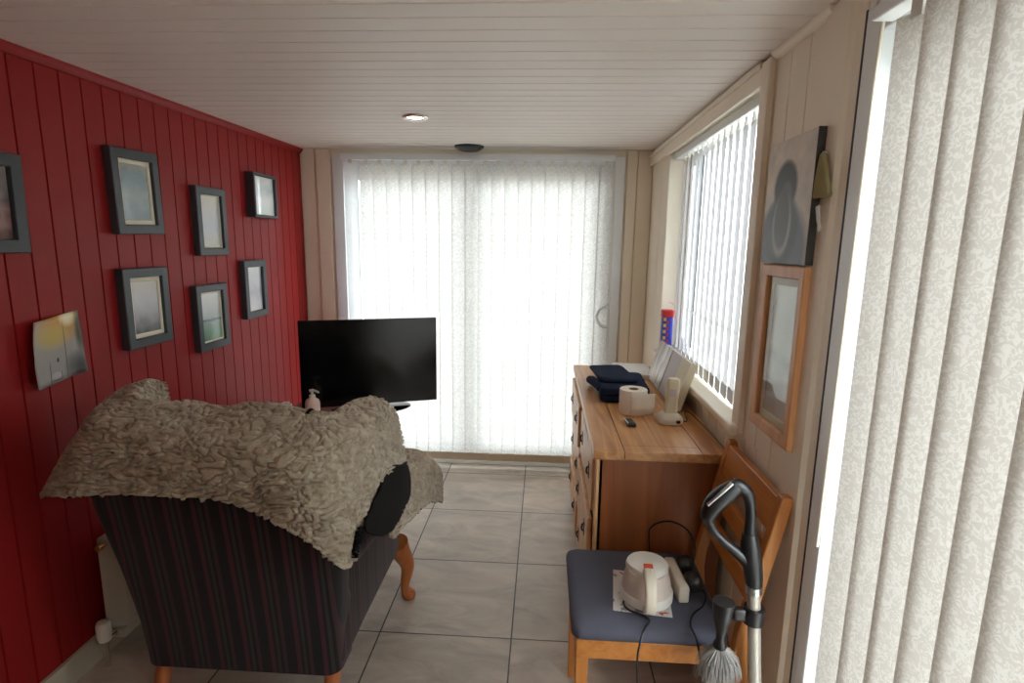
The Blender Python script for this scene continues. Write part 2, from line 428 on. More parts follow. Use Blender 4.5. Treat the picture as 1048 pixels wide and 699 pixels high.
bm = BM(); box(bm, XL-.15, XR+.2, YF-.15, YF, 0, 2.3); struct('wall_front', bm, 'cream')

# wide post beside the side patio door
bm = BM(); prism(bm, [(XR, 1.50), (XR-.012, 1.497), (XR-.014, 1.38), (XR-.006, 1.365), (XR-.004, 1.333), (XR, 1.333)], 2, 0, 2.113)
struct('trim_2', bm, 'cream')
# quarter-round at the ceiling over the boarded strip
bm = BM()
q = [(XR, 0)] + [(XR-.022*math.cos(a), -.022*math.sin(a)) for a in [i*PI/2/6 for i in range(7)]]
prism(bm, q, 1, 1.47, 1.815)
for v in bm.verts: v.co.z += ceil_z(v.co.y)
struct('trim_3', bm, 'cream')
# window architrave: upright board and top board
bm = BM(); box(bm, XR-.02, XR, 1.822, 1.888, .93, 2.112, .004)
struct('trim_4', bm, 'cream')
bm = BM(); box(bm, XR-.018, XR, 1.89, YB, 2.045, 2.098, .003); box(bm, XR-.026, XR, 1.89, YB-.002, 2.098, 2.118, .004)
struct('trim_5', bm, 'cream')

# ---- window_1 (right wall, uPVC with one mullion and a casement)
def frame_yz(bm, x0, x1, y0, y1, z0, z1, w, r=.004):
    box(bm, x0, x1, y0, y0+w, z0, z1, r); box(bm, x0, x1, y1-w, y1, z0, z1, r)
    box(bm, x0, x1, y0+w, y1-w, z0, z0+w, r); box(bm, x0, x1, y0+w, y1-w, z1-w, z1, r)
def frame_xz(bm, y0, y1, x0, x1, z0, z1, w, r=.004):
    box(bm, x0, x0+w, y0, y1, z0, z1, r); box(bm, x1-w, x1, y0, y1, z0, z1, r)
    box(bm, x0+w, x1-w, y0, y1, z0, z0+w, r); box(bm, x0+w, x1-w, y0, y1, z1-w, z1, r)

def empty_struct(name, loc):
    o = bpy.data.objects.new(name, None); COL.objects.link(o); o.location = loc; o['kind'] = 'structure'; return o
w1 = empty_struct('window_1', (XR+.12, 2.5, WZ0))
bm = BM(); frame_yz(bm, .795, .85, WY0, WY1, WZ0, WZ1, .055); box(bm, .795, .85, 3.00, 3.06, WZ0+.05, WZ1-.05, .004); link('window_frame', bm, 'upvc', w1)
bm = BM(); frame_yz(bm, .785, .83, 3.062, WY1-.058, WZ0+.06, WZ1-.06, .03); link('casement_frame', bm, 'upvc', w1)
bm = BM(); frame_yz(bm, .79, .80, 2.985, 3.0, WZ0+.056, WZ1-.056, .007, 0); link('gasket', bm, 'gasket', w1)
bm = BM(); box(bm, .815, .823, WY0+.05, 3.01, WZ0+.05, WZ1-.05); link('pane', bm, 'glass', w1)
bm = BM(); box(bm, .812, .820, 3.085, WY1-.085, WZ0+.085, WZ1-.085); link('pane', bm, 'glass', w1)
bm = BM(); box(bm, .64, .80, 1.86, WY1+.02, WZ0-.028, WZ0, .006); 
box(bm, .63, .66, 1.815, 1.862, WZ0-.03, WZ0+.008, .008)
link('window_sill', bm, 'cream', w1)

# ---- door_1: sliding patio door in the back wall
d1 = empty_struct('door_1', (-.45, YB+.03, 0))
bm = BM(); frame_xz(bm, YB-.02, YB+.07, -1.41, .503, 0, 2.105, .075); link('door_frame', bm, 'upvc', d1)
bm = BM(); frame_xz(bm, YB+.0, YB+.03, -.50, .43, .075, 2.03, .085); link('sliding_sash', bm, 'upvc', d1)
bm = BM(); frame_xz(bm, YB+.035, YB+.065, -1.335, -.42, .075, 2.03, .08); link('fixed_sash', bm, 'upvc', d1)
bm = BM(); box(bm, -.43, .36, YB+.012, YB+.020, .15, 1.96); link('pane', bm, 'glass', d1)
bm = BM(); box(bm, -1.26, -.49, YB+.046, YB+.054, .15, 1.96); link('pane', bm, 'glass', d1)
bm = BM()
cx, cz = .418, 1.085
tube(bm, [(cx, YB-.02, cz+.075), (cx-.004, 3.635, cz+.07), (cx-.045, 3.622, cz+.05), (cx-.068, 3.62, cz), (cx-.045, 3.622, cz-.05), (cx-.004, 3.635, cz-.07), (cx, YB-.02, cz-.075)], .0095, 10, 5)
link('door_handle', bm, 'upvc', d1, smooth=True)

# ---- door_2: patio door in the right wall
d2 = empty_struct('door_2', (XR+.05, .35, 0))
bm = BM(); frame_yz(bm, XR-.006, XR+.11, DY0, DY1, 0, DZ1, .062); link('door_frame', bm, 'upvc', d2)
bm = BM(); frame_yz(bm, XR+.062, XR+.10, DY0+.062, .36, .062, DZ1-.062, .07); link('door_sash', bm, 'upvc', d2)
bm = BM(); frame_yz(bm, XR+.058, XR+.10, .36, DY1-.063, .062, DZ1-.062, .055); link('door_sash', bm, 'upvc', d2)
bm = BM(); box(bm, XR+.075, XR+.083, DY0+.12, .30, .12, DZ1-.12); link('pane', bm, 'glass', d2)
bm = BM(); box(bm, XR+.075, XR+.083, .40, DY1-.11, .11, DZ1-.11); link('pane', bm, 'glass', d2)
bm = BM(); box(bm, XR-.0065, XR+.01, DY1-.001, DY1+.0045, 0, DZ1); link('gasket', bm, 'gasket', d2)

# ------------------------------------------------------------------ vertical blinds
def vane_bm(w, z0, z1, bow=.004, n=6):
    bm = BM()
    P = [[Vector((-w/2+w*i/n, bow*math.sin(PI*i/n)*(1 if i else 1), z)) for i in range(n+1)] for z in (z0, z0+(z1-z0)*.33, z0+(z1-z0)*.66, z1)]
    grid(bm, P); return bm
def vane(parent, w, z0, z1, fab, loc, rot):
    v = link('vane', vane_bm(w, z0, z1), fab, None, smooth=True)
    v.parent = parent; v.location = Vector(loc) - parent.location; v.rotation_euler = (0, 0, rot)
    b = BM(); box(b, -w/2, w/2, -.0015, .0055, z0-.002, z0+.052, .001)
    h = link('bottom_weight', b, 'hem' if fab == 'fabric_back' else fab, None); h.parent = v
    b = BM(); box(b, -.012, .012, -.003, .003, z1-.012, z1+.02); box(b, -.004, .004, -.004, .004, z1+.02, z1+.032)
    k = link('hanger', b, 'white_plastic', None); k.parent = v
    return v
def place(v, parent, loc, rot):
    c = copy_tree(v, parent); c.location = Vector(loc) - parent.location; c.rotation_euler = (0, 0, rot); return c

b1 = thing('vertical_blind', 'closed white vertical blind glowing across the patio door behind the television', 'blind', (-.45, 3.66, 0))
bm = BM(); box(bm, -1.33, .425, 3.635, 3.685, 2.066, 2.104, .004); link('headrail', bm, 'upvc', b1)
v0 = None
xs = [-1.201+.0855*i for i in range(19)]
for i, x in enumerate(xs):
    r = .10 + random.uniform(-.05, .05)
    loc = (x+.04, 3.66+random.uniform(-.002, .002), 0)
    if v0 is None: v0 = vane(b1, .091, .055, 2.045, 'fabric_back', loc, r)
    else: place(v0, b1, loc, r)
vw = vane(b1, .089, .055, 2.055, 'fabric_white', (-1.262, 3.645, 0), -.12)
vw['label'] = 'plain white end vane'
bm = BM(); tube(bm, [(.432, 3.65, 2.08), (.434, 3.65, 1.5), (.436, 3.652, .92), (.43, 3.65, .86), (.424, 3.652, .92), (.426, 3.65, 2.08)], .0025, 6); link('control_chain', bm, 'white_plastic', b1)

b2 = thing('vertical_blind', 'half open white vertical blind hanging in the side window above the sideboard', 'blind', (.725, 2.5, WZ0))
bm = BM(); box(bm, .70, .745, WY0+.01, WY1-.01, 2.015, 2.05, .004); link('headrail', bm, 'upvc', b2)
bm = BM(); lathe(bm, [(.012, 0), (.012, .012), (.006, .02), (.004, .02)], (.69, 1.905, 2.03), 16, axis=0); link('cord_pulley', bm, 'black', b2)
v0 = None; n = 15
for i in range(n):
    y = 1.935 + .0805*i; th = math.radians(7) + random.uniform(-.03, .03)
    loc = (.722, y, 0); rot = PI/2 - th
    if v0 is None: v0 = vane(b2, .089, .968, 1.985, 'fabric_window', loc, rot)
    else: place(v0, b2, loc, rot)
bm = BM(); tube(bm, [(.715, 1.9, 1.235), (.718, 2.5, 1.235), (.715, 3.2, 1.235)], .0018, 6); link('spacer_cord', bm, 'white_plastic', b2)

b3 = thing('vertical_blind', 'large patterned beige vertical blind closed over the near side patio door', 'blind', (.63, .35, 0))
bm = BM(); box(bm, .61, .652, DY0-.02, 1.185, 1.975, 2.012, .004); link('headrail', bm, 'upvc', b3)
bm = BM(); box(bm, .605, .68, 1.165, 1.185, 2.0, 2.03, .003); link('bracket', bm, 'white_plastic', b3)
v0 = None; n = 22
for i in range(n):
    y = 1.072 - .0765*i; rot = -PI/2 + .17 + random.uniform(-.07, .07)
    loc = (.63+random.uniform(-.003, .003), y, 0)
    if v0 is None: v0 = vane(b3, .089, .05, 1.955, 'fabric_side', loc, rot)
    else: place(v0, b3, loc, rot)
bm = BM(); tube(bm, [(.645, 1.205, 1.99), (.652, 1.225, 1.9), (.655, 1.235, 1.4), (.656, 1.24, .86)], .0035, 8, 3); link('tilt_wand', bm, 'cream_plastic', b3)

# ------------------------------------------------------------------ outside
bm = BM(); box(bm, XL-.4, XR+.55, YF-.4, YB+.5, 2.33, 2.42, .01); struct('roof', bm, 'shell')
bm = BM(); box(bm, -14, 14, -10, 18, -.3, -.14); o = struct('ground', bm, 'paving')
def tree(name, label, c, r, h, n, seed):
    t = thing(name, label, 'tree', (c[0], c[1], -.14))
    rnd = random.Random(seed)
    bm = BM(); tube(bm, [(c[0], c[1], -.14), (c[0]+.03, c[1], h*.4), (c[0], c[1]+.04, h*.75)], [.07, .055, .03], 8, 3); link('trunk', bm, 'bark', t, smooth=True)
    bm = BM()
    for i in range(n):
        while True:
            p = Vector((rnd.uniform(-1, 1), rnd.uniform(-1, 1), rnd.uniform(-1, 1)))
            if .45 < p.length < 1: break
        q = Vector((c[0]+p.x*r, c[1]+p.y*r, h*.62+p.z*h*.40))
        a = Vector((rnd.gauss(0, 1), rnd.gauss(0, 1), rnd.gauss(0, .6))).normalized(); b = a.cross(Vector((rnd.gauss(0, 1), rnd.gauss(0, 1), 1))).normalized()
        s = rnd.uniform(.05, .09)
        vs = [bm.verts.new(q+k) for k in (-a*s, b*s*.45, a*s, -b*s*.45)]
        bm.faces.new(vs)
    link('foliage', bm, 'leaf', t)
tree('garden_tree', 'pale green leafy tree outside the side window', (3.6, 7.4, 0), .9, 4.6, 2200, 3)

# ------------------------------------------------------------------ ceiling fittings
def downlight(x, y, label):
    z = ceil_z(y)
    t = thing('ceiling_downlight', label, 'ceiling light', (x, y, z), 'recessed ceiling spotlights')
    bm = BM(); lathe(bm, [(.040, -.004), (.044, -.010), (.056, -.011), (.062, -.006), (.063, .002), (.040, .002)], (x, y, z), 40); link('ring', bm, 'chrome', t, smooth=40)
    bm = BM(); lathe(bm, [(.0005, -.008), (.03, -.0075), (.041, -.005), (.041, 0), (.0005, 0)], (x, y, z), 32); link('lamp', bm, 'lamp', t, smooth=True)
    l = bpy.data.lights.new('downlight', 'SPOT'); l.energy = 3; l.color = (1, .86, .68); l.spot_size = 2.4; l.spot_blend = .8; l.shadow_soft_size = .04
    o = bpy.data.objects.new('downlight', l); COL.objects.link(o); o.location = (x, y, z-.02)
downlight(-.623, 2.727, 'lit round recessed spotlight with chrome ring in the boarded ceiling')
downlight(-.6, .75, 'added fill light, an unseen recessed ceiling spotlight over the space in front of the curled wall print')  # out of view, added to brighten the room
downlight(-.6, -.5, 'added fill light, an unseen recessed ceiling spotlight nearest the wall behind the camera')  # second added fill spotlight, also out of view
z = ceil_z(3.6)
t = thing('ceiling_fitting', 'round dark unlit disc on the ceiling just above the patio blind', 'ceiling fitting', (-.485, 3.60, z))
bm = BM(); lathe(bm, [(.0005, -.030), (.05, -.029), (.066, -.024), (.083, -.012), (.088, 0), (.0005, 0)], (-.485, 3.60, z), 40); link('cover', bm, 'black', t, smooth=30)
bm = BM(); lathe(bm, [(.084, -.007), (.092, -.006), (.093, .001), (.084, .001)], (-.485, 3.60, z), 40); link('rim', bm, 'gasket', t, smooth=30)

# ------------------------------------------------------------------ pictures on the red wall
def wall_picture(label, y0, y1, z0, z1, bw, mat_w, stops, roll=0, depth=.034, nscale=20, amount=.35, lean=0, name='picture_frame'):
    cy, cz = (y0+y1)/2, (z0+z1)/2
    t = thing(name, label, 'picture', (XL, cy, cz), 'black framed pictures on the red wall')
    R = Matrix.Translation((XL, cy, cz)) @ Matrix.Rotation(roll, 4, 'X') @ Matrix.Rotation(lean, 4, 'Z')
    w, h = y1-y0, z1-z0
    def fr(x0, x1, W, H, b, r=.0015):
        bm = BM()
        # mitred frame: outer/inner profile loop swept around
        loops = []
        for (sy, sz) in ((-1, -1), (1, -1), (1, 1), (-1, 1)):
            Y, Z = sy*W/2, sz*H/2; iy, iz = sy*(W/2-b), sz*(H/2-b)
            loops.append([Vector((x0, Y, Z)), Vector((x1-.003, Y, Z)), Vector((x1, Y-sy*.003, Z-sz*.003)), Vector((x1, iy+sy*.002, iz+sz*.002)), Vector((x1-.002, iy, iz)), Vector((x0, iy, iz))])
        loops.append(loops[0])
        loft(bm, loops, False); bmesh.ops.remove_doubles(bm, verts=bm.verts[:], dist=1e-6); bm.transform(R); return bm
    link('frame', fr(.001, depth, w, h, bw), 'black_frame', t)
    iw, ih = w-2*bw, h-2*bw
    if mat_w:
        link('mount', fr(.004, depth-.012, iw-.0005, ih-.0005, mat_w), 'mat_board', t); iw -= 2*mat_w; ih -= 2*mat_w
    bm = BM(); box(bm, .002, depth-.016, -iw/2+.0006, iw/2-.0006, -ih/2+.0006, ih/2-.0006, mtx=R)
    pm = picture_mat('print_'+str(len(bpy.data.materials)), stops, nscale, 2, -ih/2, ih/2, amount)
    link('print', bm, pm, t)
    return t
G = srgb
wall_picture('large black framed picture cut by the left edge of the photo, dark mottled print', 1.455, 1.668, 1.50, 1.795, .040, 0,
             [(0, G(97, 72, 72)), (.35, G(161, 125, 123)), (.6, G(110, 97, 105)), (1, G(141, 136, 130))], amount=.9, nscale=18, roll=-.02)
wall_picture('upper black framed picture with cream mount nearest the camera, above the curled print', 2.035, 2.290, 1.565, 1.885, .036, .018,
             [(0, G(115, 133, 141)), (.4, G(151, 166, 171)), (.8, G(130, 151, 159)), (1, G(171, 171, 161))], roll=.02, amount=.6)
wall_picture('lower black framed picture with cream mount showing a tall dark shape, just above the throw', 2.030, 2.285, 1.117, 1.432, .036, .018,
             [(0, G(107, 107, 110)), (.3, G(176, 176, 184)), (.7, G(194, 194, 200)), (1, G(200, 189, 174))], amount=.5)
wall_picture('narrow upright black framed picture of plain pale speckled print, upper middle of the wall group', 2.528, 2.764, 1.472, 1.792, .034, .006,
             [(0, G(194, 192, 176)), (.4, G(189, 194, 207)), (1, G(212, 210, 197))], amount=.4, nscale=40)
wall_picture('small thin edged black frame with pale misty print, highest and closest to the patio door', 3.02, 3.283, 1.672, 1.913, .016, 0,
             [(0, G(233, 246, 240)), (.4, G(246, 250, 250)), (.7, G(200, 212, 212)), (1, G(225, 225, 223))], depth=.05)
wall_picture('black framed seascape with dark horizon line and green water, lower middle of the wall group', 2.470, 2.717, 1.021, 1.335, .034, .010,
             [(0, G(118, 156, 130)), (.2, G(125, 166, 141)), (.38, G(161, 179, 176)), (.43, G(84, 102, 105)), (.47, G(171, 184, 187)), (1, G(220, 223, 223))], amount=.12)
wall_picture('black frame with pale grey curled print, lowest and nearest to the television', 2.898, 3.132, 1.122, 1.437, .036, 0,
             [(0, G(223, 220, 220)), (.4, G(187, 184, 194)), (.8, G(212, 212, 217)), (1, G(230, 228, 225))], amount=.4)

# curled loose print on the wall
t = thing('wall_picture_print', 'unframed curling landscape print with a yellow glow, pinned to the red wall', 'picture', (XL, 1.74, 1.18))
bm = BM(); P = []
nu, nv = 20, 12
for j in range(nv+1):
    row = []
    for i in range(nu+1):
        u, v = i/nu, j/nv
        y = 1.627 + .215*u + .012*v*(1-u) - .016*(1-u)**2*math.sin(PI*v)
        z = 1.066 + .012*u + v*(.216+.004*u)
        x = XL + .006 + .035*(1-u)**2*(1-.25*abs(2*v-1)) + .012*max(0, u-.85)/.15*(1-v) + .004*math.sin(u*5)
        row.append(Vector((x, y, z)))
    P.append(row)
grid(bm, P)
m_, N_, L_, B_ = new_mat('sunset_print')
tc = N_.new('ShaderNodeTexCoord')
def mask(cx, cy, rx, ry, soft=.75, y_ax=1, z_ax=2):
    sp = N_.new('ShaderNodeSeparateXYZ'); L_.new(tc.outputs['Object'], sp.inputs[0])
    out = []
    for ax, c, r in ((y_ax, cx, rx), (z_ax, cy, ry)):
        a = N_.new('ShaderNodeMath'); a.operation = 'SUBTRACT'; a.inputs[1].default_value = c; L_.new(sp.outputs[ax], a.inputs[0])
        d = N_.new('ShaderNodeMath'); d.operation = 'DIVIDE'; d.inputs[1].default_value = r; L_.new(a.outputs[0], d.inputs[0])
        s = N_.new('ShaderNodeMath'); s.operation = 'POWER'; s.inputs[1].default_value = 2; 
        ab = N_.new('ShaderNodeMath'); ab.operation = 'ABSOLUTE'; L_.new(d.outputs[0], ab.inputs[0]); L_.new(ab.outputs[0], s.inputs[0]); out.append(s)
    su = N_.new('ShaderNodeMath'); su.operation = 'ADD'; L_.new(out[0].outputs[0], su.inputs[0]); L_.new(out[1].outputs[0], su.inputs[1])
    iv = N_.new('ShaderNodeMapRange'); iv.inputs['From Min'].default_value = 1.2; iv.inputs['From Min'].default_value = 1.95-soft; iv.inputs['From Max'].default_value = soft; L_.new(su.outputs[0], iv.inputs['Value'])
    return iv.outputs[0]
def layer(base, fac, col, k=1.0):
    mx = N_.new('ShaderNodeMix'); mx.data_type = 'RGBA'
    if isinstance(base, tuple): mx.inputs['A'].default_value = base
    else: L_.new(base, mx.inputs['A'])
    mu = N_.new('ShaderNodeMath'); mu.operation = 'MULTIPLY'; mu.inputs[1].default_value = k; L_.new(fac, mu.inputs[0]); L_.new(mu.outputs[0], mx.inputs['Factor'])
    mx.inputs['B'].default_value = col; return mx.outputs['Result']
c = layer(G(166, 161, 158), mask(.02, .09, .10, .06, .0), G(206, 148, 44), 1)
c = layer(c, mask(.05, .105, .035, .03, .1), G(246, 238, 196))
c = layer(c, mask(-.03, .045, .07, .035, .0), G(204, 180, 92), .9)
c = layer(c, mask(.10, .05, .022, .07, .3), G(70, 74, 50), .95)
c = layer(c, mask(.075, -.075, .05, .045, .0), G(70, 76, 82), .9)
c = layer(c, mask(-.018, -.035, .006, .008), G(60, 60, 66))
c = layer(c, mask(-.03, -.085, .025, .012), G(190, 190, 192), .8)
c = layer(c, mask(-.058, -.075, .0022, .045), G(76, 78, 80), .9)
c = layer(c, mask(-.03, -.1, .03, .0022), G(76, 78, 80), .9)
c = layer(c, mask(-.005, -.088, .0022, .012), G(76, 78, 80), .9)
c = layer(c, mask(.025, -.02, .0025, .11), G(92, 78, 66), .9)
L_.new(c, B_.inputs['Base Color']); B_.inputs['Roughness'].default_value = .3
pr = link('sheet', bm, m_, t, smooth=True)
sm = pr.modifiers.new('s', 'SOLIDIFY'); sm.thickness = .0012

# ------------------------------------------------------------------ radiator
t = thing('radiator', 'cream panel radiator low on the red wall behind the striped armchair', 'radiator', (-1.57, 2.3, .06))
bm = BM()
y0, y1, z0, z1 = 1.765, 2.78, .075, .475
n = 20; prof = [(y0, -1.595)]
for i in range(n):
    a = y0+.02+(y1-y0-.04)*i/n; w = (y1-y0-.04)/n
    prof += [(a+w*.1, -1.540), (a+w*.3, -1.532), (a+w*.7, -1.532), (a+w*.9, -1.540)]
prof += [(y1, -1.595)]
prism(bm, [(p[1], p[0]) for p in prof], 2, z0+.02, z1-.02)
box(bm, -1.598, -1.530, y0, y1, z1-.035, z1, .006); box(bm, -1.598, -1.530, y0, y1, z0, z0+.035, .006)
link('panel', bm, 'radiator', t, smooth=30)
bm = BM(); lathe(bm, [(.007, 0), (.007, .02), (.012, .02), (.012, .035), (.005, .038)], (-1.565, y0-.001, z1-.02), 12, Matrix.Identity(4), axis=1)
bm.transform(Matrix.Translation((0, 2*y0, 0)) @ Matrix.Scale(-1, 4, (0, 1, 0))); bmesh.ops.recalc_face_normals(bm, faces=bm.faces[:])
link('bleed_valve', bm, 'brass', t, smooth=30)
bm = BM(); tube(bm, [(-1.565, y0+.002, .10), (-1.565, y0-.05, .10)], .011, 12); tube(bm, [(-1.565, y0-.05, .115), (-1.565, y0-.05, 0)], .010, 12); link('supply_pipe', bm, 'chrome', t, smooth=30)
bm = BM(); lathe(bm, [(.012, .10), (.02, .105), (.024, .125), (.024, .165), (.02, .178), (.008, .182)], (-1.565, y0-.05, 0), 20); link('valve_head', bm, 'white_plastic', t, smooth=30)

# ------------------------------------------------------------------ television, its table and what stands there
t = thing('tv_table', 'low wooden table under the television, almost hidden by the armchair', 'table', (-1.2, 3.08, 0))
bm = BM(); box(bm, -1.47, -.97, 2.78, 3.19, .545, .575, .004); link('table_top', bm, 'dark_wood', t)
for x in (-1.43, -1.01):
    for y in (2.82, 3.15):
        bm = BM(); box(bm, x-.022, x+.022, y-.022, y+.022, 0, .545, .003); link('leg', bm, 'dark_wood', t)
bm = BM(); box(bm, -1.44, -1.0, 2.80, 3.17, .22, .24, .003); link('shelf', bm, 'dark_wood', t)

ang = math.atan2(3.25-2.98, 1.36-.637)
TVM = Matrix.Translation((-.9985, 3.115, .605)) @ Matrix.Rotation(ang, 4, 'Z')
t = thing('television', 'black flat screen television angled in the corner in front of the blind', 'television', (-1.0, 3.115, .575))
bm = BM(); box(bm, -.386, .386, -.012, .012, 0, .505, .004, mtx=TVM); box(bm, -.25, .25, .012, .05, .05, .40, .02, mtx=TVM); link('casing', bm, 'gloss_black', t)
bm = BM(); box(bm, -.368, .368, -.0135, -.0115, .028, .488, mtx=TVM)
link('screen', bm, plain('tv_screen', srgb(7, 8, 9), .16, var=.1, vscale=3), t)
bm = BM(); box(bm, -.012, .012, -.014, -.012, .008, .014, mtx=TVM); link('badge', bm, 'silver', t)
bm = BM(); prism(bm, [(-.05, -.02), (.05, -.02), (.07, .06), (-.07, .06)], 1, .0, .03, .004, mtx=TVM); link('neck', bm, 'silver', t)
bm = BM()
loft(bm, [[Vector((.23*s*math.cos(a), .12*s*math.sin(a), z)) for a in [2*PI*k/40 for k in range(40)]] for s, z in ((.96, -.030), (1, -.026), (1, -.020), (.94, -.016))], mtx=TVM @ Matrix.Translation((.0, .0, 0)))
link('base', bm, 'gloss_black', t, smooth=30)

t = thing('pump_bottle', 'pale pink pump soap bottle peeping over the throw in front of the television', 'bottle', (-1.245, 2.86, .575))
bm = BM(); lathe(bm, [(.026, 0), (.036, .004), (.039, .02), (.039, .100), (.034, .118), (.018, .130), (.016, .136)], (-1.245, 2.86, .575), 28); link('bottle', bm, 'pink_plastic', t, smooth=40)
bm = BM(); lathe(bm, [(.017, .134), (.017, .147), (.007, .149), (.007, .163), (.014, .164), (.016, .175), (.007, .178)], (-1.245, 2.86, .575), 20)
tube(bm, [(-1.245, 2.86, .745), (-1.218, 2.85, .747), (-1.202, 2.845, .740)], [.007, .006, .005], 8); link('pump', bm, 'white_plastic', t, smooth=30)
bm = BM(); box(bm, -1.43, -1.375, 2.84, 2.90, .575, .66, .006); box(bm, -1.42, -1.385, 2.85, 2.89, .66, .672, .004)
tag(link('small_box', bm, 'white_plastic', None, (-1.4, 2.87, .575)), 'small white box just showing above the throw beside the red wall', 'box')

# ------------------------------------------------------------------ striped wing armchair (its back to the camera)
XC = -.945
chair = thing('wing_armchair', 'dark striped wing armchair seen from behind, facing the television', 'armchair', (XC, 1.85, 0))
def W_at(z):
    pts = [(.16, .322), (.35, .330), (.55, .352), (.75, .385), (.85, .385), (.95, .345)]
    for (a, wa), (b, wb) in zip(pts, pts[1:]):
        if z <= b: return wa+(wb-wa)*(z-a)/(b-a)
    return pts[-1][1]
bm = BM(); loops = []
for k in range(15):
    z = .18 + (.93-.18)*k/14
    yo = 1.525 - .11*((z-.18)/.79)**1.2
    th = .13 + .03*(z < .4)
    w = W_at(z); s = 1
    if k == 14: s = .92
    loops.append([Vector((XC+p[0]*s, yo+th/2+p[1]*s, z - (.0 if k < 14 else 0))) for p in rrect(2*w, th, .045, 6)])
l = loops[-1]; c0 = sum(l, Vector())/len(l)
loops.append([c0 + (p-c0)*.7 + Vector((0, 0, .018)) for p in l])
loft(bm, loops); link('back', bm, 'stripe_x', chair, smooth=50)
def prism_shift(bm, pts, x0, x1, sgn, k, r):
    t_ = bmesh.new(); prism(t_, pts, 0, x0, x1, r, 3)
    for v in t_.verts: v.co.x += sgn*k*max(0, v.co.y-1.46)
    merge(bm, t_)
for s in (-1, 1):
    bm = BM()
    pts = [(1.56, .60), (1.52, .8), (1.50, .93), (1.54, .945), (1.66, .945), (1.78, .925), (1.83, .88), (1.85, .82), (1.84, .74), (1.82, .66), (1.84, .58)]
    a, b = XC+s*.29, XC+s*.352
    prism_shift(bm, pts, min(a, b), max(a, b), s, .12, .025); link('wing', bm, 'stripe_y', chair, smooth=50)
    bm = BM()
    a, b = XC+s*.26, XC+s*.320
    prism_shift(bm, [(1.55, .185), (1.55, .62), (2.16, .62), (2.17, .46), (2.12, .27), (1.75, .22)], min(a, b), max(a, b), s, .07, .02)
    t2 = bmesh.new()
    loft(t2, [[Vector((XC+s*(.325+.09*(y-1.5)) + rr*math.cos(q), y, .595+rr*math.sin(q))) for q in [2*PI*k/20 for k in range(20)]] for y, rr in ((1.56, .05), (1.60, .062), (1.9, .068), (2.15, .078), (2.19, .070), (2.2, .045))])
    merge(bm, t2); link('arm', bm, 'stripe_y', chair, smooth=50)
bm = BM(); box(bm, XC-.31, XC+.31, 1.58, 2.19, .20, .36, .02); link('seat_frame', bm, 'stripe_y', chair, smooth=50)
bm = BM(); box(bm, XC-.285, XC+.285, 1.64, 2.23, .362, .50, .045, 4); link('seat_cushion', bm, 'stripe_y', chair, smooth=50)
for s in (-1, 1):
    bm = BM(); tube(bm, [(XC+s*.285, 1.585, .25), (XC+s*.285, 1.57, .16), (XC+s*.287, 1.535, .07), (XC+s*.288, 1.515, 0)], [.03, .027, .023, .02], 12, 4); link('leg', bm, 'legwood', chair, smooth=True)
    bm = BM(); tube(bm, [(XC+s*.355, 2.13, .30), (XC+s*.362, 2.15, .25), (XC+s*.385, 2.172, .17), (XC+s*.375, 2.165, .09), (XC+s*.372, 2.175, .04), (XC+s*.382, 2.195, .018), (XC+s*.384, 2.198, 0)], [.045, .042, .030, .020, .018, .03, .026], 14, 5); link('leg', bm, 'legwood', chair, smooth=True)

# ------------------------------------------------------------------ chunky knitted throw over the chair
Vv = Vector
ridge = [ # ridge point, outward normal, inner width, inner drop, outer width, hem
 ((-1.36, 1.86, 1.02), (-.75, .66, 0), .05, .20, .05, (-1.45, 1.93, .66)),
 ((-1.37, 1.74, 1.055), (-1, .1, 0), .06, .22, .05, (-1.49, 1.78, .70)),
 ((-1.345, 1.60, 1.045), (-1, -.1, 0), .09, .20, .05, (-1.485, 1.58, .77)),
 ((-1.27, 1.465, 1.03), (-.6, -.8, 0), .17, .12, .045, (-1.40, 1.395, .825)),
 ((-1.12, 1.445, 1.02), (0, -1, 0), .22, .15, .04, (-1.17, 1.385, .845)),
 ((-1.00, 1.43, 1.005), (0, -1, 0), .23, .2, .04, (-1.00, 1.375, .85)),
 ((-.88, 1.415, 1.00), (0, -1, 0), .23, .2, .04, (-.855, 1.37, .845)),
 ((-.76, 1.405, .995), (0, -1, 0), .21, .15, .04, (-.735, 1.37, .80)),
 ((-.64, 1.405, .985), (.3, -.95, 0), .20, .14, .04, (-.63, 1.375, .735)),
 ((-.58, 1.50, .99), (.8, -.6, 0), .14, .14, .035, (-.540, 1.425, .625)),
 ((-.56, 1.63, 1.00), (1, 0, 0), .10, .18, .035, (-.512, 1.487, .745)),
 ((-.555, 1.76, 1.0), (1, .1, 0), .08, .2, .035, (-.50, 1.64, .81)),
 ((-.558, 1.87, .99), (.9, .4, 0), .05, .2, .04, (-.478, 1.86, .745)),
]
C = []
for p, nrm, iw, idrop, ow, hem in ridge:
    p, nrm, hem = Vv(p), Vv(nrm).normalized(), Vv(hem)
    zt = Vv((0, 0, 1))
    row = [p - nrm*(iw+.03) - zt*idrop, p - nrm*(iw+.02) - zt*(idrop*.40), p - nrm*iw*.95 + zt*(.014 + .03*(-.9 < p.x < -.57)*(p.y < 1.52)), p - nrm*iw*.4 + zt*(.012 + .012*(-.9 < p.x < -.57)*(p.y < 1.52)), p + nrm*.012 - zt*.002]
    q = p + nrm*ow - zt*.045
    row += [q, q.lerp(hem, .35) + nrm*.006, q.lerp(hem, .7) + nrm*.003, hem]
    C.append(row)
S = smooth_sheet(C, 44, 30)
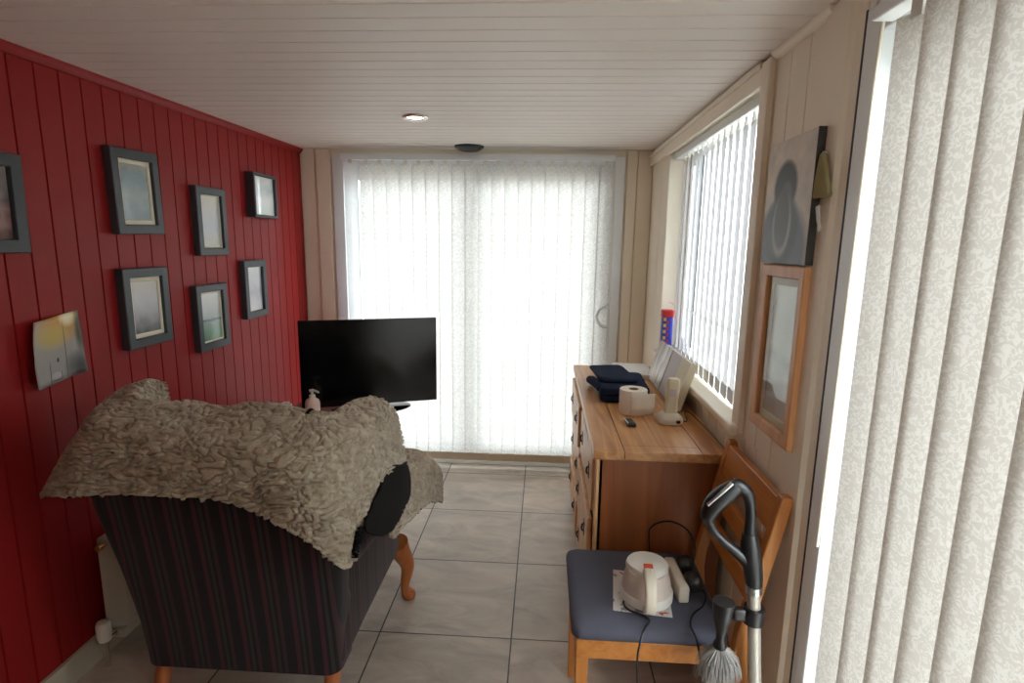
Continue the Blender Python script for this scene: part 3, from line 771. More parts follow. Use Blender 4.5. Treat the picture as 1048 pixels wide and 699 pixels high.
def knit(P, amp=.011):
    """raise soft lumps, laid in wavy rows, along the surface normal"""
    n, m = len(P), len(P[0]); Q = []
    for i in range(n):
        row = []
        for j in range(m):
            a = P[min(i+1, n-1)][j]-P[max(i-1, 0)][j]; b = P[i][min(j+1, m-1)]-P[i][max(j-1, 0)]
            nn = a.cross(b); nn = nn.normalized() if nn.length > 1e-12 else Vv((0, 0, 1))
            p = P[i][j]
            w = Vv((p.x*34, p.y*34, p.z*70))
            q = w + noise.noise_vector(p*14)*.9
            h = min(1, abs(noise.noise(q) + .35*noise.noise(q*2.1))*3.4)**.6
            row.append((p, nn, h))
        Q.append(row)
    # outward check: normals should point away from the chair
    return [[p + nn*(amp*h - amp*.3) for p, nn, h in row] for row in Q]
th = thing('throw_blanket', 'chunky cream knitted throw draped over the back and arm of the armchair', 'blanket', (XC, 1.6, 1.0))
def throw_part(name, S, amp=.011, flip=False):
    n, m = len(S), len(S[0])
    if flip: S = [r[::-1] for r in S]
    K = knit(S, amp)
    bm = BM(); grid(bm, K); bmesh.ops.reverse_faces(bm, faces=bm.faces[:])
    o = link(name, bm, ['throw', 'lining'], th, smooth=180)
    md = o.modifiers.new('thick', 'SOLIDIFY'); md.thickness = .012; md.offset = -1; md.material_offset = 1; md.material_offset_rim = 0
    return o
# orientation: u runs left->right, v inner->outer; a x b must point outward (up at the ridge)
def up_sign(S):
    i, j = len(S)//2, int(len(S[0])*.45)
    a = S[i+1][j]-S[i-1][j]; b = S[i][j+1]-S[i][j-1]
    return a.cross(b)
k0 = up_sign(S); throw_part('back_drape', S, .0125, flip=k0.z < 0)

# part lying over the right arm
arm = []
for y, zin, ztop, xo, zh in ((1.66, .62, .70, -.478, .60), (1.80, .58, .69, -.462, .585), (1.95, .56, .685, -.452, .555), (2.10, .55, .685, -.444, .515), (2.22, .54, .675, -.440, .46), (2.31, .50, .62, -.438, .42), (2.345, .44, .55, -.44, .395)):
    arm.append([Vv((-.66, y, zin-.04)), Vv((-.64, y, zin+.05)), Vv((-.60, y, ztop-.01)), Vv((-.54, y, ztop)), Vv((-.49, y, ztop-.02)), Vv((xo-.002, y, ztop-.075)), Vv((xo, y-.01, (ztop-.075+zh)/2)), Vv((xo+.004, y-.02, zh))])
A = smooth_sheet(arm, 26, 22)
k1 = up_sign(A); throw_part('arm_drape', A, .012, flip=k1.z < 0)
# fold where the dark lining shows between the wing and the arm
fold = []
for a_, b_ in (((-.505, 1.70, .835), (-.478, 1.865, .775)), ((-.498, 1.62, .795), (-.470, 1.885, .70)), ((-.500, 1.53, .765), (-.468, 1.85, .63)), ((-.502, 1.47, .745), (-.474, 1.71, .607)), ((-.498, 1.47, .715), (-.482, 1.585, .645))):
    a_, b_ = Vv(a_), Vv(b_)
    fold.append([a_.lerp(b_, k/4) + Vv((.012*math.sin(PI*k/4), 0, -.01*math.sin(PI*k/4))) for k in range(5)])
Fd = smooth_sheet(fold, 6, 6)
bm = BM(); grid(bm, Fd); o = link('lining_fold', bm, 'lining', th, smooth=True)
o['label'] = 'dark lining of the throw'
md = o.modifiers.new('thick', 'SOLIDIFY'); md.thickness = .006; md.offset = 0

# ------------------------------------------------------------------ pine sideboard
sb = thing('sideboard', 'waxed pine sideboard with drawers along the right wall under the window', 'sideboard', (.43, 2.56, 0))
DX0, DX1, DYA, DYB, DZ = .215, .655, 1.885, 3.24, .81
bm = BM()
box(bm, DX0, DX1, DYA, DYA+.022, .06, DZ); link('side_panel', bm, 'pine_z_shaded', sb)
bm = BM(); box(bm, DX0, DX1, DYB-.022, DYB, .06, DZ); link('side_panel', bm, 'pine_z_shaded', sb)
bm = BM(); box(bm, DX1-.01, DX1, DYA+.022, DYB-.022, .06, DZ); box(bm, DX0+.03, DX1-.01, DYA+.022, DYB-.022, .06, .08); link('back_panel', bm, 'dark_wood', sb)
bm = BM()
for y0, y1 in ((DYA, DYA+.045), (2.54, 2.585), (DYB-.045, DYB)): box(bm, DX0-.012, DX0+.012, y0, y1, 0, DZ, .002)
for z0, z1 in ((.06, .11), (.305, .325), (.55, .57), (.785, DZ)): box(bm, DX0-.010, DX0+.012, DYA+.045, 2.54, z0, z1); box(bm, DX0-.010, DX0+.012, 2.585, DYB-.045, z0, z1)
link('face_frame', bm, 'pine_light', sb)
bm = BM(); 
for y0, y1 in ((DYA, DYA+.045), (DYB-.045, DYB)): box(bm, DX1-.045, DX1, y0, y1, 0, .06, .002)
link('foot', bm, 'pine_z_shaded', sb)
pull = {(0, 0): .010, (0, 1): .018, (0, 2): .008, (1, 0): .016, (1, 1): .010, (1, 2): .018}
for cidx, (y0, y1) in enumerate(((DYA+.05, 2.535), (2.59, DYB-.05))):
    for ridx, (z0, z1) in enumerate(((.115, .30), (.33, .545), (.575, .78))):
        q = pull[(cidx, ridx)]
        bm = BM(); box(bm, DX0-.014-q, DX0+.004-q, y0, y1, z0, z1, .004)
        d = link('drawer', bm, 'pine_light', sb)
        bm = BM(); box(bm, DX0+.004-q, DX0+.35-q, y0+.012, y0+.024, z0+.01, z1-.02); box(bm, DX0+.004-q, DX0+.35-q, y1-.024, y1-.012, z0+.01, z1-.02)
        box(bm, DX0+.004-q, DX0+.35-q, y0+.024, y1-.024, z0+.01, z0+.018); box(bm, DX0+.338-q, DX0+.35-q, y0+.024, y1-.024, z0+.018, z1-.02)
        link('drawer_box', bm, 'dark_wood', d)
        for yy in (y0+.12, y1-.12):
            bm = BM(); zc = (z0+z1)/2+.01; xx = DX0-.014-q
            box(bm, xx-.003, xx, yy-.016, yy+.016, zc-.03, zc+.03, .001)
            tube(bm, [(xx-.002, yy, zc+.014), (xx-.008, yy, zc+.008), (xx-.009, yy, zc-.010), (xx-.002, yy, zc-.018)], .0035, 8, 4)
            link('handle', bm, 'black', d)
# top: boards framing a central panel, with thin joints between
bm = BM()
tx0, tx1, ty0, ty1, tz0, tz1 = .19, .668, 1.86, 3.265, .81, .84
g = .0022
box(bm, tx0, .297-g/2, ty0, ty1, tz0, tz1, .003)
box(bm, .567+g/2, tx1, ty0, ty1, tz0, tz1, .003)
box(bm, .297+g/2, .567-g/2, ty0, 1.925-g/2, tz0, tz1, .002); box(bm, .297+g/2, .567-g/2, 3.19+g/2, ty1, tz0, tz1, .002)
for a, b in ((1.925+g/2, 3.19-g/2),): 
    box(bm, .297+g/2, .43-.0006, a, b, tz0, tz1-.0008, .0006); box(bm, .43+.0006, .567-g/2, a, b, tz0, tz1-.0008, .0006)
box(bm, tx0+.01, tx1-.01, ty0+.01, ty1-.01, tz0-.006, tz1-.01)
link('top', bm, 'pine', sb)

# ---- folded jeans
t = thing('folded_jeans', 'folded dark navy jeans on the sideboard behind the toilet roll', 'jeans', (.38, 2.62, .84))
def fold_layer(x0, x1, y0, y1, z0, z1, seed, skew=0):
    bm = BM(); P = []
    hx, hy = (x1-x0)/2, (y1-y0)/2; cx, cy = (x0+x1)/2, (y0+y1)/2
    loops = []
    h = z1-z0
    for k, (s, zz) in enumerate(((.93, 0), (.99, .15), (1.0, .5), (.985, .82), (.93, .97), (.8, 1.0))):
        l = []
        for p in rrect(2*hx*s, 2*hy*s, .03*s, 5):
            l.append(Vv((cx+p[0]+skew*p[1], cy+p[1], z0+h*zz)))
        loops.append(l)
    loft(bm, loops)
    bmesh.ops.triangulate(bm, faces=[f for f in bm.faces if len(f.verts) > 4])
    bmesh.ops.subdivide_edges(bm, edges=bm.edges[:], cuts=1, use_grid_fill=True)
    for v in bm.verts:
        if v.co.z > z0+.004: v.co += noise.noise_vector(v.co*18+Vv((seed, 0, 0)))*.006
    return bm
link('lower_fold', fold_layer(.285, .515, 2.46, 2.85, .841, .880, 1, .08), 'navy', t, smooth=60)
link('middle_fold', fold_layer(.275, .50, 2.46, 2.82, .877, .910, 2, .05), 'navy', t, smooth=60)
link('upper_fold', fold_layer(.265, .44, 2.56, 2.88, .908, .932, 3, -.1), 'navy', t, smooth=60)
bm = BM(); tube(bm, [(.252, 2.80, .86), (.243, 2.72, .885), (.252, 2.62, .90), (.27, 2.52, .89)], [.014, .02, .022, .012], 10, 5)
link('waistband', bm, 'navy', t, smooth=True)

# ---- toilet roll
t = thing('toilet_roll', 'white toilet roll standing on the sideboard with its end sheet hanging loose', 'toilet roll', (.395, 2.33, .84))
bm = BM(); lathe(bm, [(.021, .001), (.057, .001), (.0585, .004), (.0585, .102), (.057, .105), (.021, .105), (.0208, .05)], (.395, 2.33, .84), 40); 
link('paper', bm, 'tissue', t, smooth=40)
bm = BM(); lathe(bm, [(.0205, .0), (.0207, .1055), (.0190, .1055), (.0190, .0)], (.395, 2.33, .84), 24); link('core', bm, 'card_core', t, smooth=40)
bm = BM(); P = []
for j, z in enumerate((.846, .88, .91, .94)):
    row = []
    for k in range(9):
        f = k/8
        a = -PI*.62 + f*.9 
        if f < .55: 
            aa = -PI*.62+f/.55*.75; row.append(Vv((.395+.0598*math.cos(aa), 2.33+.0598*math.sin(aa), z)))
        else:
            aa = -PI*.62+.75; b0 = Vv((.395+.0598*math.cos(aa), 2.33+.0598*math.sin(aa), z)); g_ = (f-.55)/.45
            row.append(b0 + Vv((.062*g_, .004*g_ + .010*g_*g_, -.004*g_*(j/3))))
    P.append(row)
grid(bm, P); o = link('loose_sheet', bm, 'tissue', t, smooth=True); md = o.modifiers.new('s', 'SOLIDIFY'); md.thickness = .0015

# ---- key fob
t = thing('key_fob', 'small black key fob lying in front of the toilet roll', 'key fob', (.36, 2.165, .84))
KM = Matrix.Translation((.36, 2.165, .84)) @ Matrix.Rotation(.12, 4, 'Z')
bm = BM(); box(bm, -.017, .017, -.036, .036, .0, .016, .006, 3, KM); link('case', bm, 'black', t, smooth=50)
bm = BM(); box(bm, -.013, .013, .002, .026, .0155, .0175, .001, 1, KM); link('button_pad', bm, 'gasket', t)
bm = BM(); box(bm, -.0165, -.013, -.03, .03, .013, .0168, .001, 1, KM); link('edge_strip', bm, 'silver', t)

# ---- cordless phone
t = thing('cordless_phone', 'cream cordless phone standing in its charging base on the sideboard', 'phone', (.525, 2.21, .84))
PM = Matrix.Translation((.525, 2.215, .84))
bm = BM(); loft(bm, [[Vv((p[0], p[1], z)) for p in rrect(2*a, 2*b, r, 6)] for a, b, r, z in ((.05, .047, .03, 0), (.053, .05, .03, .008), (.05, .047, .03, .024), (.036, .034, .02, .036), (.03, .026, .015, .04))], mtx=PM)
link('charging_base', bm, 'cream_plastic', t, smooth=40)
bm = BM(); box(bm, .018, .034, -.056, -.046, .010, .022, .002, 1, PM); link('socket', bm, 'black', t)
bm = BM()
HM = PM @ Matrix.Translation((.004, .0, .028)) @ Matrix.Rotation(-.10, 4, 'X') @ Matrix.Rotation(.05, 4, 'Y')
loft(bm, [[Vv((p[0], p[1], z)) for p in rrect(2*a, 2*b, min(a, b)*.75, 6)] for a, b, z in ((.024, .015, 0), (.026, .017, .01), (.025, .016, .06), (.026, .016, .10), (.028, .017, .135), (.025, .015, .150), (.014, .009, .155))], mtx=HM)
link('handset', bm, 'ivory', t, smooth=40)
bm = BM(); box(bm, -.013, .013, -.0168, -.0145, .08, .11, .001, 1, HM); link('screen', bm, 'mauve', t)
bm = BM(); tube(bm, [(.576, 2.20, .850), (.60, 2.22, .846), (.615, 2.32, .8436), (.63, 2.36, .8436), (.642, 2.30, .846), (.654, 2.10, .8436), (.655, 1.98, .8436), (.655, 1.90, .8436), (.655, 1.868, .8436)], .0022, 6, 6)
tag(link('phone_cable', bm, 'black', None, (.6, 2.2, .84), smooth=True), 'thin dark cable running from the phone base along the wall edge of the sideboard', 'cable')

# ---- things leaning against the sill
def leaning(name, y0, y1, zt, xb, thick, m, label, cat, group=None):
    t_ = BM(); a = .30
    L_ = (zt-.84)/math.cos(a)
    Mx = Matrix.Translation((xb, (y0+y1)/2, .8405+thick*math.sin(a))) @ Matrix.Rotation(a, 4, 'Y')
    box(t_, 0, thick, -(y1-y0)/2, (y1-y0)/2, 0, L_, .0015, 1, Mx)
    return tag(link(name, t_, m, None, (xb, (y0+y1)/2, .84)), label, cat, group)
m_, N_, L_, B_ = new_mat('glossy_streaked_wrap')
tc = N_.new('ShaderNodeTexCoord'); mp_ = N_.new('ShaderNodeMapping'); mp_.inputs['Scale'].default_value = (4, 34, 6); mp_.inputs['Rotation'].default_value = (.5, 0, 0); L_.new(tc.outputs['Object'], mp_.inputs['Vector'])
nz = N_.new('ShaderNodeTexNoise'); nz.inputs['Scale'].default_value = 1; L_.new(mp_.outputs[0], nz.inputs['Vector'])
cr = N_.new('ShaderNodeValToRGB'); cr.color_ramp.elements[0].position = .42; cr.color_ramp.elements[1].position = .56; cr.color_ramp.elements[0].color = srgb(196, 186, 184); cr.color_ramp.elements[1].color = srgb(245, 244, 242)
L_.new(nz.outputs['Fac'], cr.inputs['Fac']); L_.new(cr.outputs['Color'], B_.inputs['Base Color']); B_.inputs['Roughness'].default_value = .15; B_.inputs['Coat Weight'].default_value = .7
leaning('wrapped_card_pack', 2.70, 2.98, 1.045, .574, .022, m_, 'glossy white streaked pack leaning on the window sill, furthest of the leaning pieces', 'card pack')
leaning('mauve_folder', 2.52, 2.69, 1.045, .576, .020, 'mauve', 'plain mauve folder leaning on the sill between the glossy pack and the ivory book', 'folder')
t = thing('ivory_book', 'ivory book leaning on the window sill right behind the phone', 'book', (.58, 2.44, .84))
Mx = Matrix.Translation((.574, 2.435, .8405+.032*math.sin(.3))) @ Matrix.Rotation(.30, 4, 'Y')
bm = BM(); box(bm, 0, .003, -.075, .075, 0, .215, mtx=Mx); box(bm, .029, .032, -.075, .075, 0, .215, mtx=Mx); box(bm, .003, .029, -.075, -.072, 0, .215, mtx=Mx); link('cover', bm, 'ivory', t)
bm = BM(); box(bm, .0035, .0285, -.0715, .071, .003, .21, mtx=Mx); link('pages', bm, 'paper', t)
for k, (dx, rot) in enumerate(((0, 0), (.006, .05), (-.004, -.04))):
    bm = BM(); box(bm, -.10, .10, -.145, .145, 0, .0075, mtx=Matrix.Translation((.51+dx, 3.09, .8405+.0085*k)) @ Matrix.Rotation(rot, 4, 'Z'))
    tag(link('paper_sheaf', bm, 'paper', None, (.51, 3.09, .8405+.0085*k)), ['bottom sheaf of white papers at the far end of the sideboard', 'middle sheaf of white papers at the far end of the sideboard', 'top sheaf of white papers at the far end of the sideboard'][k], 'papers', 'white papers on the sideboard')
t = thing('marker_box', 'small red and blue box with yellow dots on the far end of the window sill', 'box', (.70, 3.07, WZ0))
bm = BM(); box(bm, .672, .728, 3.125, 3.175, WZ0, 1.155, .003); link('box', bm, 'blue_plastic', t)
bm = BM(); box(bm, .669, .731, 3.122, 3.178, 1.155, 1.195, .004); link('lid', bm, 'red_plastic', t)
bm = BM()
for z in (1.03, 1.065, 1.10, 1.135): box(bm, .675, .69, 3.1225, 3.1255, z, z+.018, .001, 1)
link('dot', bm, 'yellow', t)
bm = BM()
for z in (1.012, 1.048, 1.083, 1.118): box(bm, .692, .704, 3.1225, 3.1255, z, z+.016, .001, 1)
link('red_dot', bm, 'red_plastic', t)

# ------------------------------------------------------------------ pictures on the cream wall
t = thing('canvas_print', 'unframed canvas of a dark figure with a pale necklace, above the pine frame', 'picture', (XR, 1.585, 1.665))
bm = BM(); box(bm, .648, .679, 1.436, 1.728, 1.506, 1.838, .003)
m_, N_, L_, B_ = new_mat('dark_figure_canvas'); tc = N_.new('ShaderNodeTexCoord')
nz = N_.new('ShaderNodeTexNoise'); nz.inputs['Scale'].default_value = 16; nz.inputs['Detail'].default_value = 6; L_.new(tc.outputs['Object'], nz.inputs['Vector'])
base = N_.new('ShaderNodeValToRGB'); base.color_ramp.elements[0].position = .3; base.color_ramp.elements[1].position = .7
base.color_ramp.elements[0].color = srgb(200, 192, 182); base.color_ramp.elements[1].color = srgb(236, 224, 208); L_.new(nz.outputs['Fac'], base.inputs['Fac'])
c = base.outputs['Color']
c = layer(c, mask(.02, -.13, .17, .14), srgb(92, 98, 118), .95)
c = layer(c, mask(.01, .045, .072, .07), srgb(48, 52, 62), 1.0)
c = layer(c, mask(.02, -.07, .11, .10), srgb(62, 64, 74), .95)
c = layer(c, mask(.0, .02, .035, .04), srgb(104, 100, 102), .9)
c = layer(c, mask(.015, -.055, .058, .085), srgb(206, 204, 204), .9)
c = layer(c, mask(.015, -.04, .048, .082), srgb(78, 78, 84), 1.0)
L_.new(c, B_.inputs['Base Color']); B_.inputs['Roughness'].default_value = .4
link('canvas', bm, m_, t)
bm = BM(); box(bm, .6482, .679, 1.4335, 1.4365, 1.507, 1.837); link('wrapped_edge', bm, plain('canvas_edge', srgb(62, 58, 56), .7, var=.4, vscale=25), t)
t = thing('pine_picture_frame', 'pine framed glazed picture hanging low on the cream wall below the canvas', 'picture', (XR, 1.57, 1.27))
y0, y1, z0, z1, b = 1.435, 1.705, 1.018, 1.502, .034
bm = BM()
loops = []
for sy, sz in ((-1, -1), (1, -1), (1, 1), (-1, 1), (-1, -1)):
    Y, Z = (y1 if sy > 0 else y0), (z1 if sz > 0 else z0); iy, iz = Y-sy*b, Z-sz*b
    loops.append([Vv((.679, Y, Z)), Vv((.652, Y, Z)), Vv((.649, Y-sy*.004, Z-sz*.004)), Vv((.651, iy+sy*.003, iz+sz*.003)), Vv((.654, iy, iz)), Vv((.679, iy, iz))])
loft(bm, loops, False); bmesh.ops.remove_doubles(bm, verts=bm.verts[:], dist=1e-6); link('frame', bm, wood('frame_pine', srgb(206, 146, 98), srgb(228, 172, 122), 'Z', .4), t)
bm = BM()
loops = []
for sy, sz in ((-1, -1), (1, -1), (1, 1), (-1, 1), (-1, -1)):
    Y, Z = (y1-b-.0005 if sy > 0 else y0+b+.0005), (z1-b-.0005 if sz > 0 else z0+b+.0005); iy, iz = Y-sy*.022, Z-sz*.022
    loops.append([Vv((.676, Y, Z)), Vv((.666, Y, Z)), Vv((.666, iy, iz)), Vv((.676, iy, iz))])
loft(bm, loops, False); bmesh.ops.remove_doubles(bm, verts=bm.verts[:], dist=1e-6); link('mount', bm, 'mat_board', t)
bm = BM(); box(bm, .668, .677, y0+b+.0225, y1-b-.0225, z0+b+.0225, z1-b-.0225)
link('print', bm, picture_mat('pale_print', [(0, srgb(178, 150, 146)), (.25, srgb(170, 140, 138)), (.30, srgb(196, 186, 180)), (.42, srgb(150, 142, 138)), (.5, srgb(206, 204, 198)), (1, srgb(212, 210, 204))], 8, 2, -.195, .195, .16), t)
bm = BM(); box(bm, .660, .6625, y0+b+.001, y1-b-.001, z0+b+.001, z1-b-.001); link('glazing', bm, 'glass', t)

t = thing('cloth_pouch', 'khaki folded cloth hanging on the post beside the canvas', 'cloth', (.663, 1.40, 1.71))
bm = BM(); loft(bm, [[Vv((.655+p[0], 1.415-.012*(1.77-z)/.1+p[1], z)) for p in rrect(.012, w, .004, 4)] for z, w in ((1.77, .014), (1.75, .03), (1.70, .065), (1.675, .085), (1.668, .08))]); link('cloth', bm, 'khaki', t, smooth=40)
bm = BM(); tube(bm, [(.671, 1.415, 1.775), (.655, 1.415, 1.775), (.652, 1.415, 1.768)], .0025, 6); link('hook', bm, 'silver', t)
bm = BM(); prism(bm, [(1.425, 1.648), (1.405, 1.652), (1.395, 1.605), (1.388, 1.598), (1.398, 1.59), (1.412, 1.615)], 0, .654, .656)
tag(link('hanging_tag', bm, 'paper', None, (.655, 1.41, 1.62)), 'small torn white paper tag dangling below the khaki cloth', 'tag')

# ------------------------------------------------------------------ dining chair
dc = thing('dining_chair', 'golden beech dining chair with grey seat, its back against the right wall', 'chair', (.33, 1.63, 0))
CY0, CY1 = 1.415, 1.835
bm = BM(); box(bm, .115, .555, CY0+.01, CY1-.01, .375, .438, .006); link('seat_frame', bm, 'chairwood', dc)
bm = BM()
loops = []
for s, z in ((.965, .438), (.995, .446), (1, .458), (.985, .472), (.94, .480), (.86, .484), (.5, .487)):
    loops.append([Vv((.325+p[0]*s, 1.63+p[1]*s, z)) for p in rrect(.445, .428, .03, 6)])
loft(bm, loops); link('seat_pad', bm, 'seatpad', dc, smooth=50)
for y in (CY0+.035, CY1-.035):
    bm = BM(); prism(bm, [(.118, .375), (.155, .375), (.150, 0), (.122, 0)], 1, y-.018, y+.018, .003); link('leg', bm, 'chairwood_z', dc)
post = [(.545, .0), (.58, 0), (.578, .46), (.648, .895), (.618, .905), (.540, .46)]
for y in (CY0+.0, CY1-.0):
    bm = BM(); prism(bm, [(.60, 0), (.636, 0), (.588, .44), (.592, .50), (.668, .885), (.664, .905), (.640, .905), (.636, .895), (.556, .50), (.550, .44)], 1, y-.017, y+.017, .004); link('back_leg', bm, 'chairwood_z', dc)
def rail(z0, z1):
    f = lambda z: .592 + (.668-.592)*(z-.50)/(.885-.50)
    bm = BM(); prism(bm, [(f(z0)-.032, z0), (f(z0)-.010, z0), (f(z1)-.010, z1), (f(z1)-.032, z1)], 1, CY0+.016, CY1-.016, .003); link('back_rail', bm, 'chairwood', dc)
rail(.795, .893); rail(.69, .742); rail(.585, .637)
for y in (CY0+.035, CY1-.035):
    bm = BM(); box(bm, .14, .575, y-.009, y+.009, .17, .20, .003); link('stretcher', bm, 'chairwood', dc)

# ---- things on the dining chair seat
SZ = .4875
m_, N_, L_, B_ = new_mat('printed_leaflet'); tc = N_.new('ShaderNodeTexCoord')
nz = N_.new('ShaderNodeTexNoise'); nz.inputs['Scale'].default_value = 26; nz.inputs['Detail'].default_value = 2; L_.new(tc.outputs['Object'], nz.inputs['Vector'])
cr = N_.new('ShaderNodeValToRGB'); cr.color_ramp.interpolation = 'CONSTANT'; e = cr.color_ramp.elements; e[0].color = srgb(150, 144, 150); e[1].position = .42; e[1].color = srgb(226, 222, 220)
q = e.new(.64); q.color = srgb(204, 92, 66)
L_.new(nz.outputs['Fac'], cr.inputs['Fac']); L_.new(cr.outputs['Color'], B_.inputs['Base Color']); B_.inputs['Roughness'].default_value = .4
LM = Matrix.Translation((.325, 1.585, SZ)) @ Matrix.Rotation(-.12, 4, 'Z')
bm = BM(); box(bm, -.085, .085, -.105, .105, 0, .002, mtx=LM)
tag(link('leaflet', bm, m_, None, (.325, 1.585, SZ)), 'printed white and orange leaflet under the white jug on the chair seat', 'leaflet')

jug = thing('steam_jug', 'white plastic jug-shaped appliance with an orange label on the grey chair seat', 'appliance', (.335, 1.585, SZ+.002))
JM = Matrix.Translation((.335, 1.560, SZ+.0025)) @ Matrix.Rotation(-.08, 4, 'Z') @ Matrix.Diagonal((1.14, 1.08, .88, 1))
def jl(a, b, z, dy=0, pin=0):
    out = []
    for k in range(36):
        q = 2*PI*k/36; x, y = a*math.cos(q), b*math.sin(q)
        if y > 0: x *= 1 - pin*(y/b)*.0
        if y < 0: x *= 1 - pin*(-y/b)**1.5   # narrows towards the handle
        out.append(Vv((x, y+dy, z)))
    return out
bm = BM(); loft(bm, [jl(.058, .066, 0), jl(.063, .072, .006), jl(.066, .074, .03), jl(.062, .070, .07, .002), jl(.056, .064, .10, .004), jl(.053, .06, .108, .004)], mtx=JM); link('body', bm, 'tank', jug, smooth=50)
bm = BM(); loft(bm, [jl(.066, .070, .006, 0), jl(.0695, .0765, .010), jl(.0695, .0765, .034), jl(.066, .073, .040)], mtx=JM); link('base_ring', bm, 'white_plastic', jug, smooth=50)
bm = BM(); loft(bm, [jl(.056, .063, .108, .006, .45), jl(.057, .064, .114, .006, .5), jl(.054, .061, .124, .006, .55), jl(.03, .035, .129, .006, .5)], mtx=JM); link('lid', bm, 'white_plastic', jug, smooth=50)
bm = BM()
H_ = [Vv((0, -.035, .126)), Vv((0, -.075, .122)), Vv((0, -.10, .104)), Vv((0, -.108, .07)), Vv((0, -.102, .035)), Vv((0, -.072, .018))]
Hs, _ = spline(H_, 6)
lo = []
for i, p in enumerate(Hs):
    d = (Hs[min(i+1, len(Hs)-1)]-Hs[max(i-1, 0)]).normalized(); nrm = d.cross(Vv((1, 0, 0))).normalized()
    lo.append([p + Vv((1, 0, 0))*q[0] + nrm*q[1] for q in rrect(.030, .020, .008, 4)])
loft(bm, lo, mtx=JM); link('handle', bm, 'cream_plastic', jug, smooth=50)
bm = BM(); box(bm, -.012, .012, -.040, -.006, .1275, .1305, .001, 1, JM @ Matrix.Translation((0, 0, .0005))); link('label', bm, 'orange', jug)

t = thing('adaptor_block', 'cream plug adaptor lying beside the white jug on the chair seat', 'adaptor', (.465, 1.64, SZ))
AM = Matrix.Translation((.440, 1.625, SZ)) @ Matrix.Rotation(.06, 4, 'Z')
bm = BM(); box(bm, -.016, .016, -.085, .085, 0, .052, .006, 3, AM); link('case', bm, 'cream_plastic', t, smooth=50)
for k, dy in enumerate((.045, -.045)):
    p = thing('black_plug', ['black plug in the adaptor, the one nearer the sideboard', 'black plug in the adaptor, the one nearer the camera'][k], 'plug', (.485, 1.625+dy, SZ+.02), 'black plugs in the adaptor')
    XM = AM @ Matrix.Translation((.0205, dy, .040)) @ Matrix.Rotation(PI/2-.35, 4, 'Y')
    bm = BM(); loft(bm, [[Vv((q[0], q[1], z)) for q in rrect(2*a, 2*a, a*.8, 6)] for a, z in ((.024, .001), (.029, .007), (.029, .030), (.024, .042), (.012, .046))], mtx=XM)
    link('plug_body', bm, 'black', p, smooth=50)
    bm = BM(); 
    if k == 0:
        tube(bm, [(.50, 1.675, SZ+.045), (.515, 1.70, SZ+.085), (.50, 1.74, SZ+.13), (.45, 1.80, SZ+.13), (.40, 1.845, SZ+.08), (.40, 1.855, SZ+.0), (.42, 1.858, .2), (.43, 1.858, .01)], .003, 8, 6)
    else:
        tube(bm, [(.50, 1.585, SZ+.03), (.515, 1.56, SZ+.02), (.50, 1.53, SZ+.004), (.46, 1.49, SZ+.003), (.44, 1.44, SZ+.001), (.447, 1.40, SZ-.012), (.462, 1.385, .40), (.47, 1.38, .30), (.46, 1.38, .01)], .003, 8, 6)
    link('flex', bm, 'black', p, smooth=True)
bm = BM(); tube(bm, [(.275, 1.545, SZ+.012), (.262, 1.52, SZ+.006), (.275, 1.49, SZ+.004), (.315, 1.468, SZ+.004), (.325, 1.445, SZ+.003), (.305, 1.415, SZ+.0), (.290, 1.388, .46), (.285, 1.382, .40), (.295, 1.38, .2), (.30, 1.38, .01)], .003, 8, 6)
link('flex', bm, 'black', jug, smooth=True)

# ------------------------------------------------------------------ floor cleaner leaning by the chair
mp = thing('floor_cleaner', 'upright floor cleaner with black loop handle and grey tube beside the dining chair', 'floor cleaner', (.62, 1.34, 0))
Y = 1.345
def fc(p): return Vv((p[0], Y + (p[1] if len(p) > 2 else 0), p[-1]))
bm = BM(); tube(bm, [fc((.625, .08)), fc((.592, .40)), fc((.562, .70))], .0165, 18); link('tube', bm, 'tube', mp, smooth=True)
bm = BM(); tube(bm, [fc((.566, .665)), fc((.5635, .69))], .0205, 18); link('collar', bm, 'silver', mp, smooth=30)
bm = BM()
tube(bm, [fc((.565, .685)), fc((.556, .74)), fc((.546, .79)), fc((.540, .83))], [.021, .024, .024, .018], 16, 4)
tube(bm, [fc((.541, .80)), fc((.541, .85)), fc((.537, .90)), fc((.526, .938)), fc((.506, .956)), fc((.488, .958))], [.019, .014, .013, .015, .017, .017], 14, 4)
tube(bm, [fc((.500, .956)), fc((.474, .936)), fc((.446, .906)), fc((.434, .876)), fc((.437, .855))], [.019, .025, .025, .020, .014], 14, 4)
tube(bm, [fc((.436, .866)), fc((.447, .836)), fc((.475, .806)), fc((.510, .778)), fc((.545, .750))], [.014, .0115, .012, .014, .018], 14, 4)
link('loop_handle', bm, 'black', mp, smooth=True)
bm = BM(); tube(bm, [Vv((.482, Y-.014, .970)), Vv((.453, Y-.017, .940)), Vv((.426, Y-.014, .909))], .005, 8); link('handle_highlight', bm, 'silver', mp, smooth=True)  # silver strip standing in for the highlight along the grip's upper edge
bm = BM(); box(bm, .555, .645, Y-.15, Y+.06, .01, .06, .015, 3); box(bm, .59, .645, Y-.06, Y+.02, .05, .11, .012, 3); link('floor_head', bm, 'black', mp, smooth=50)
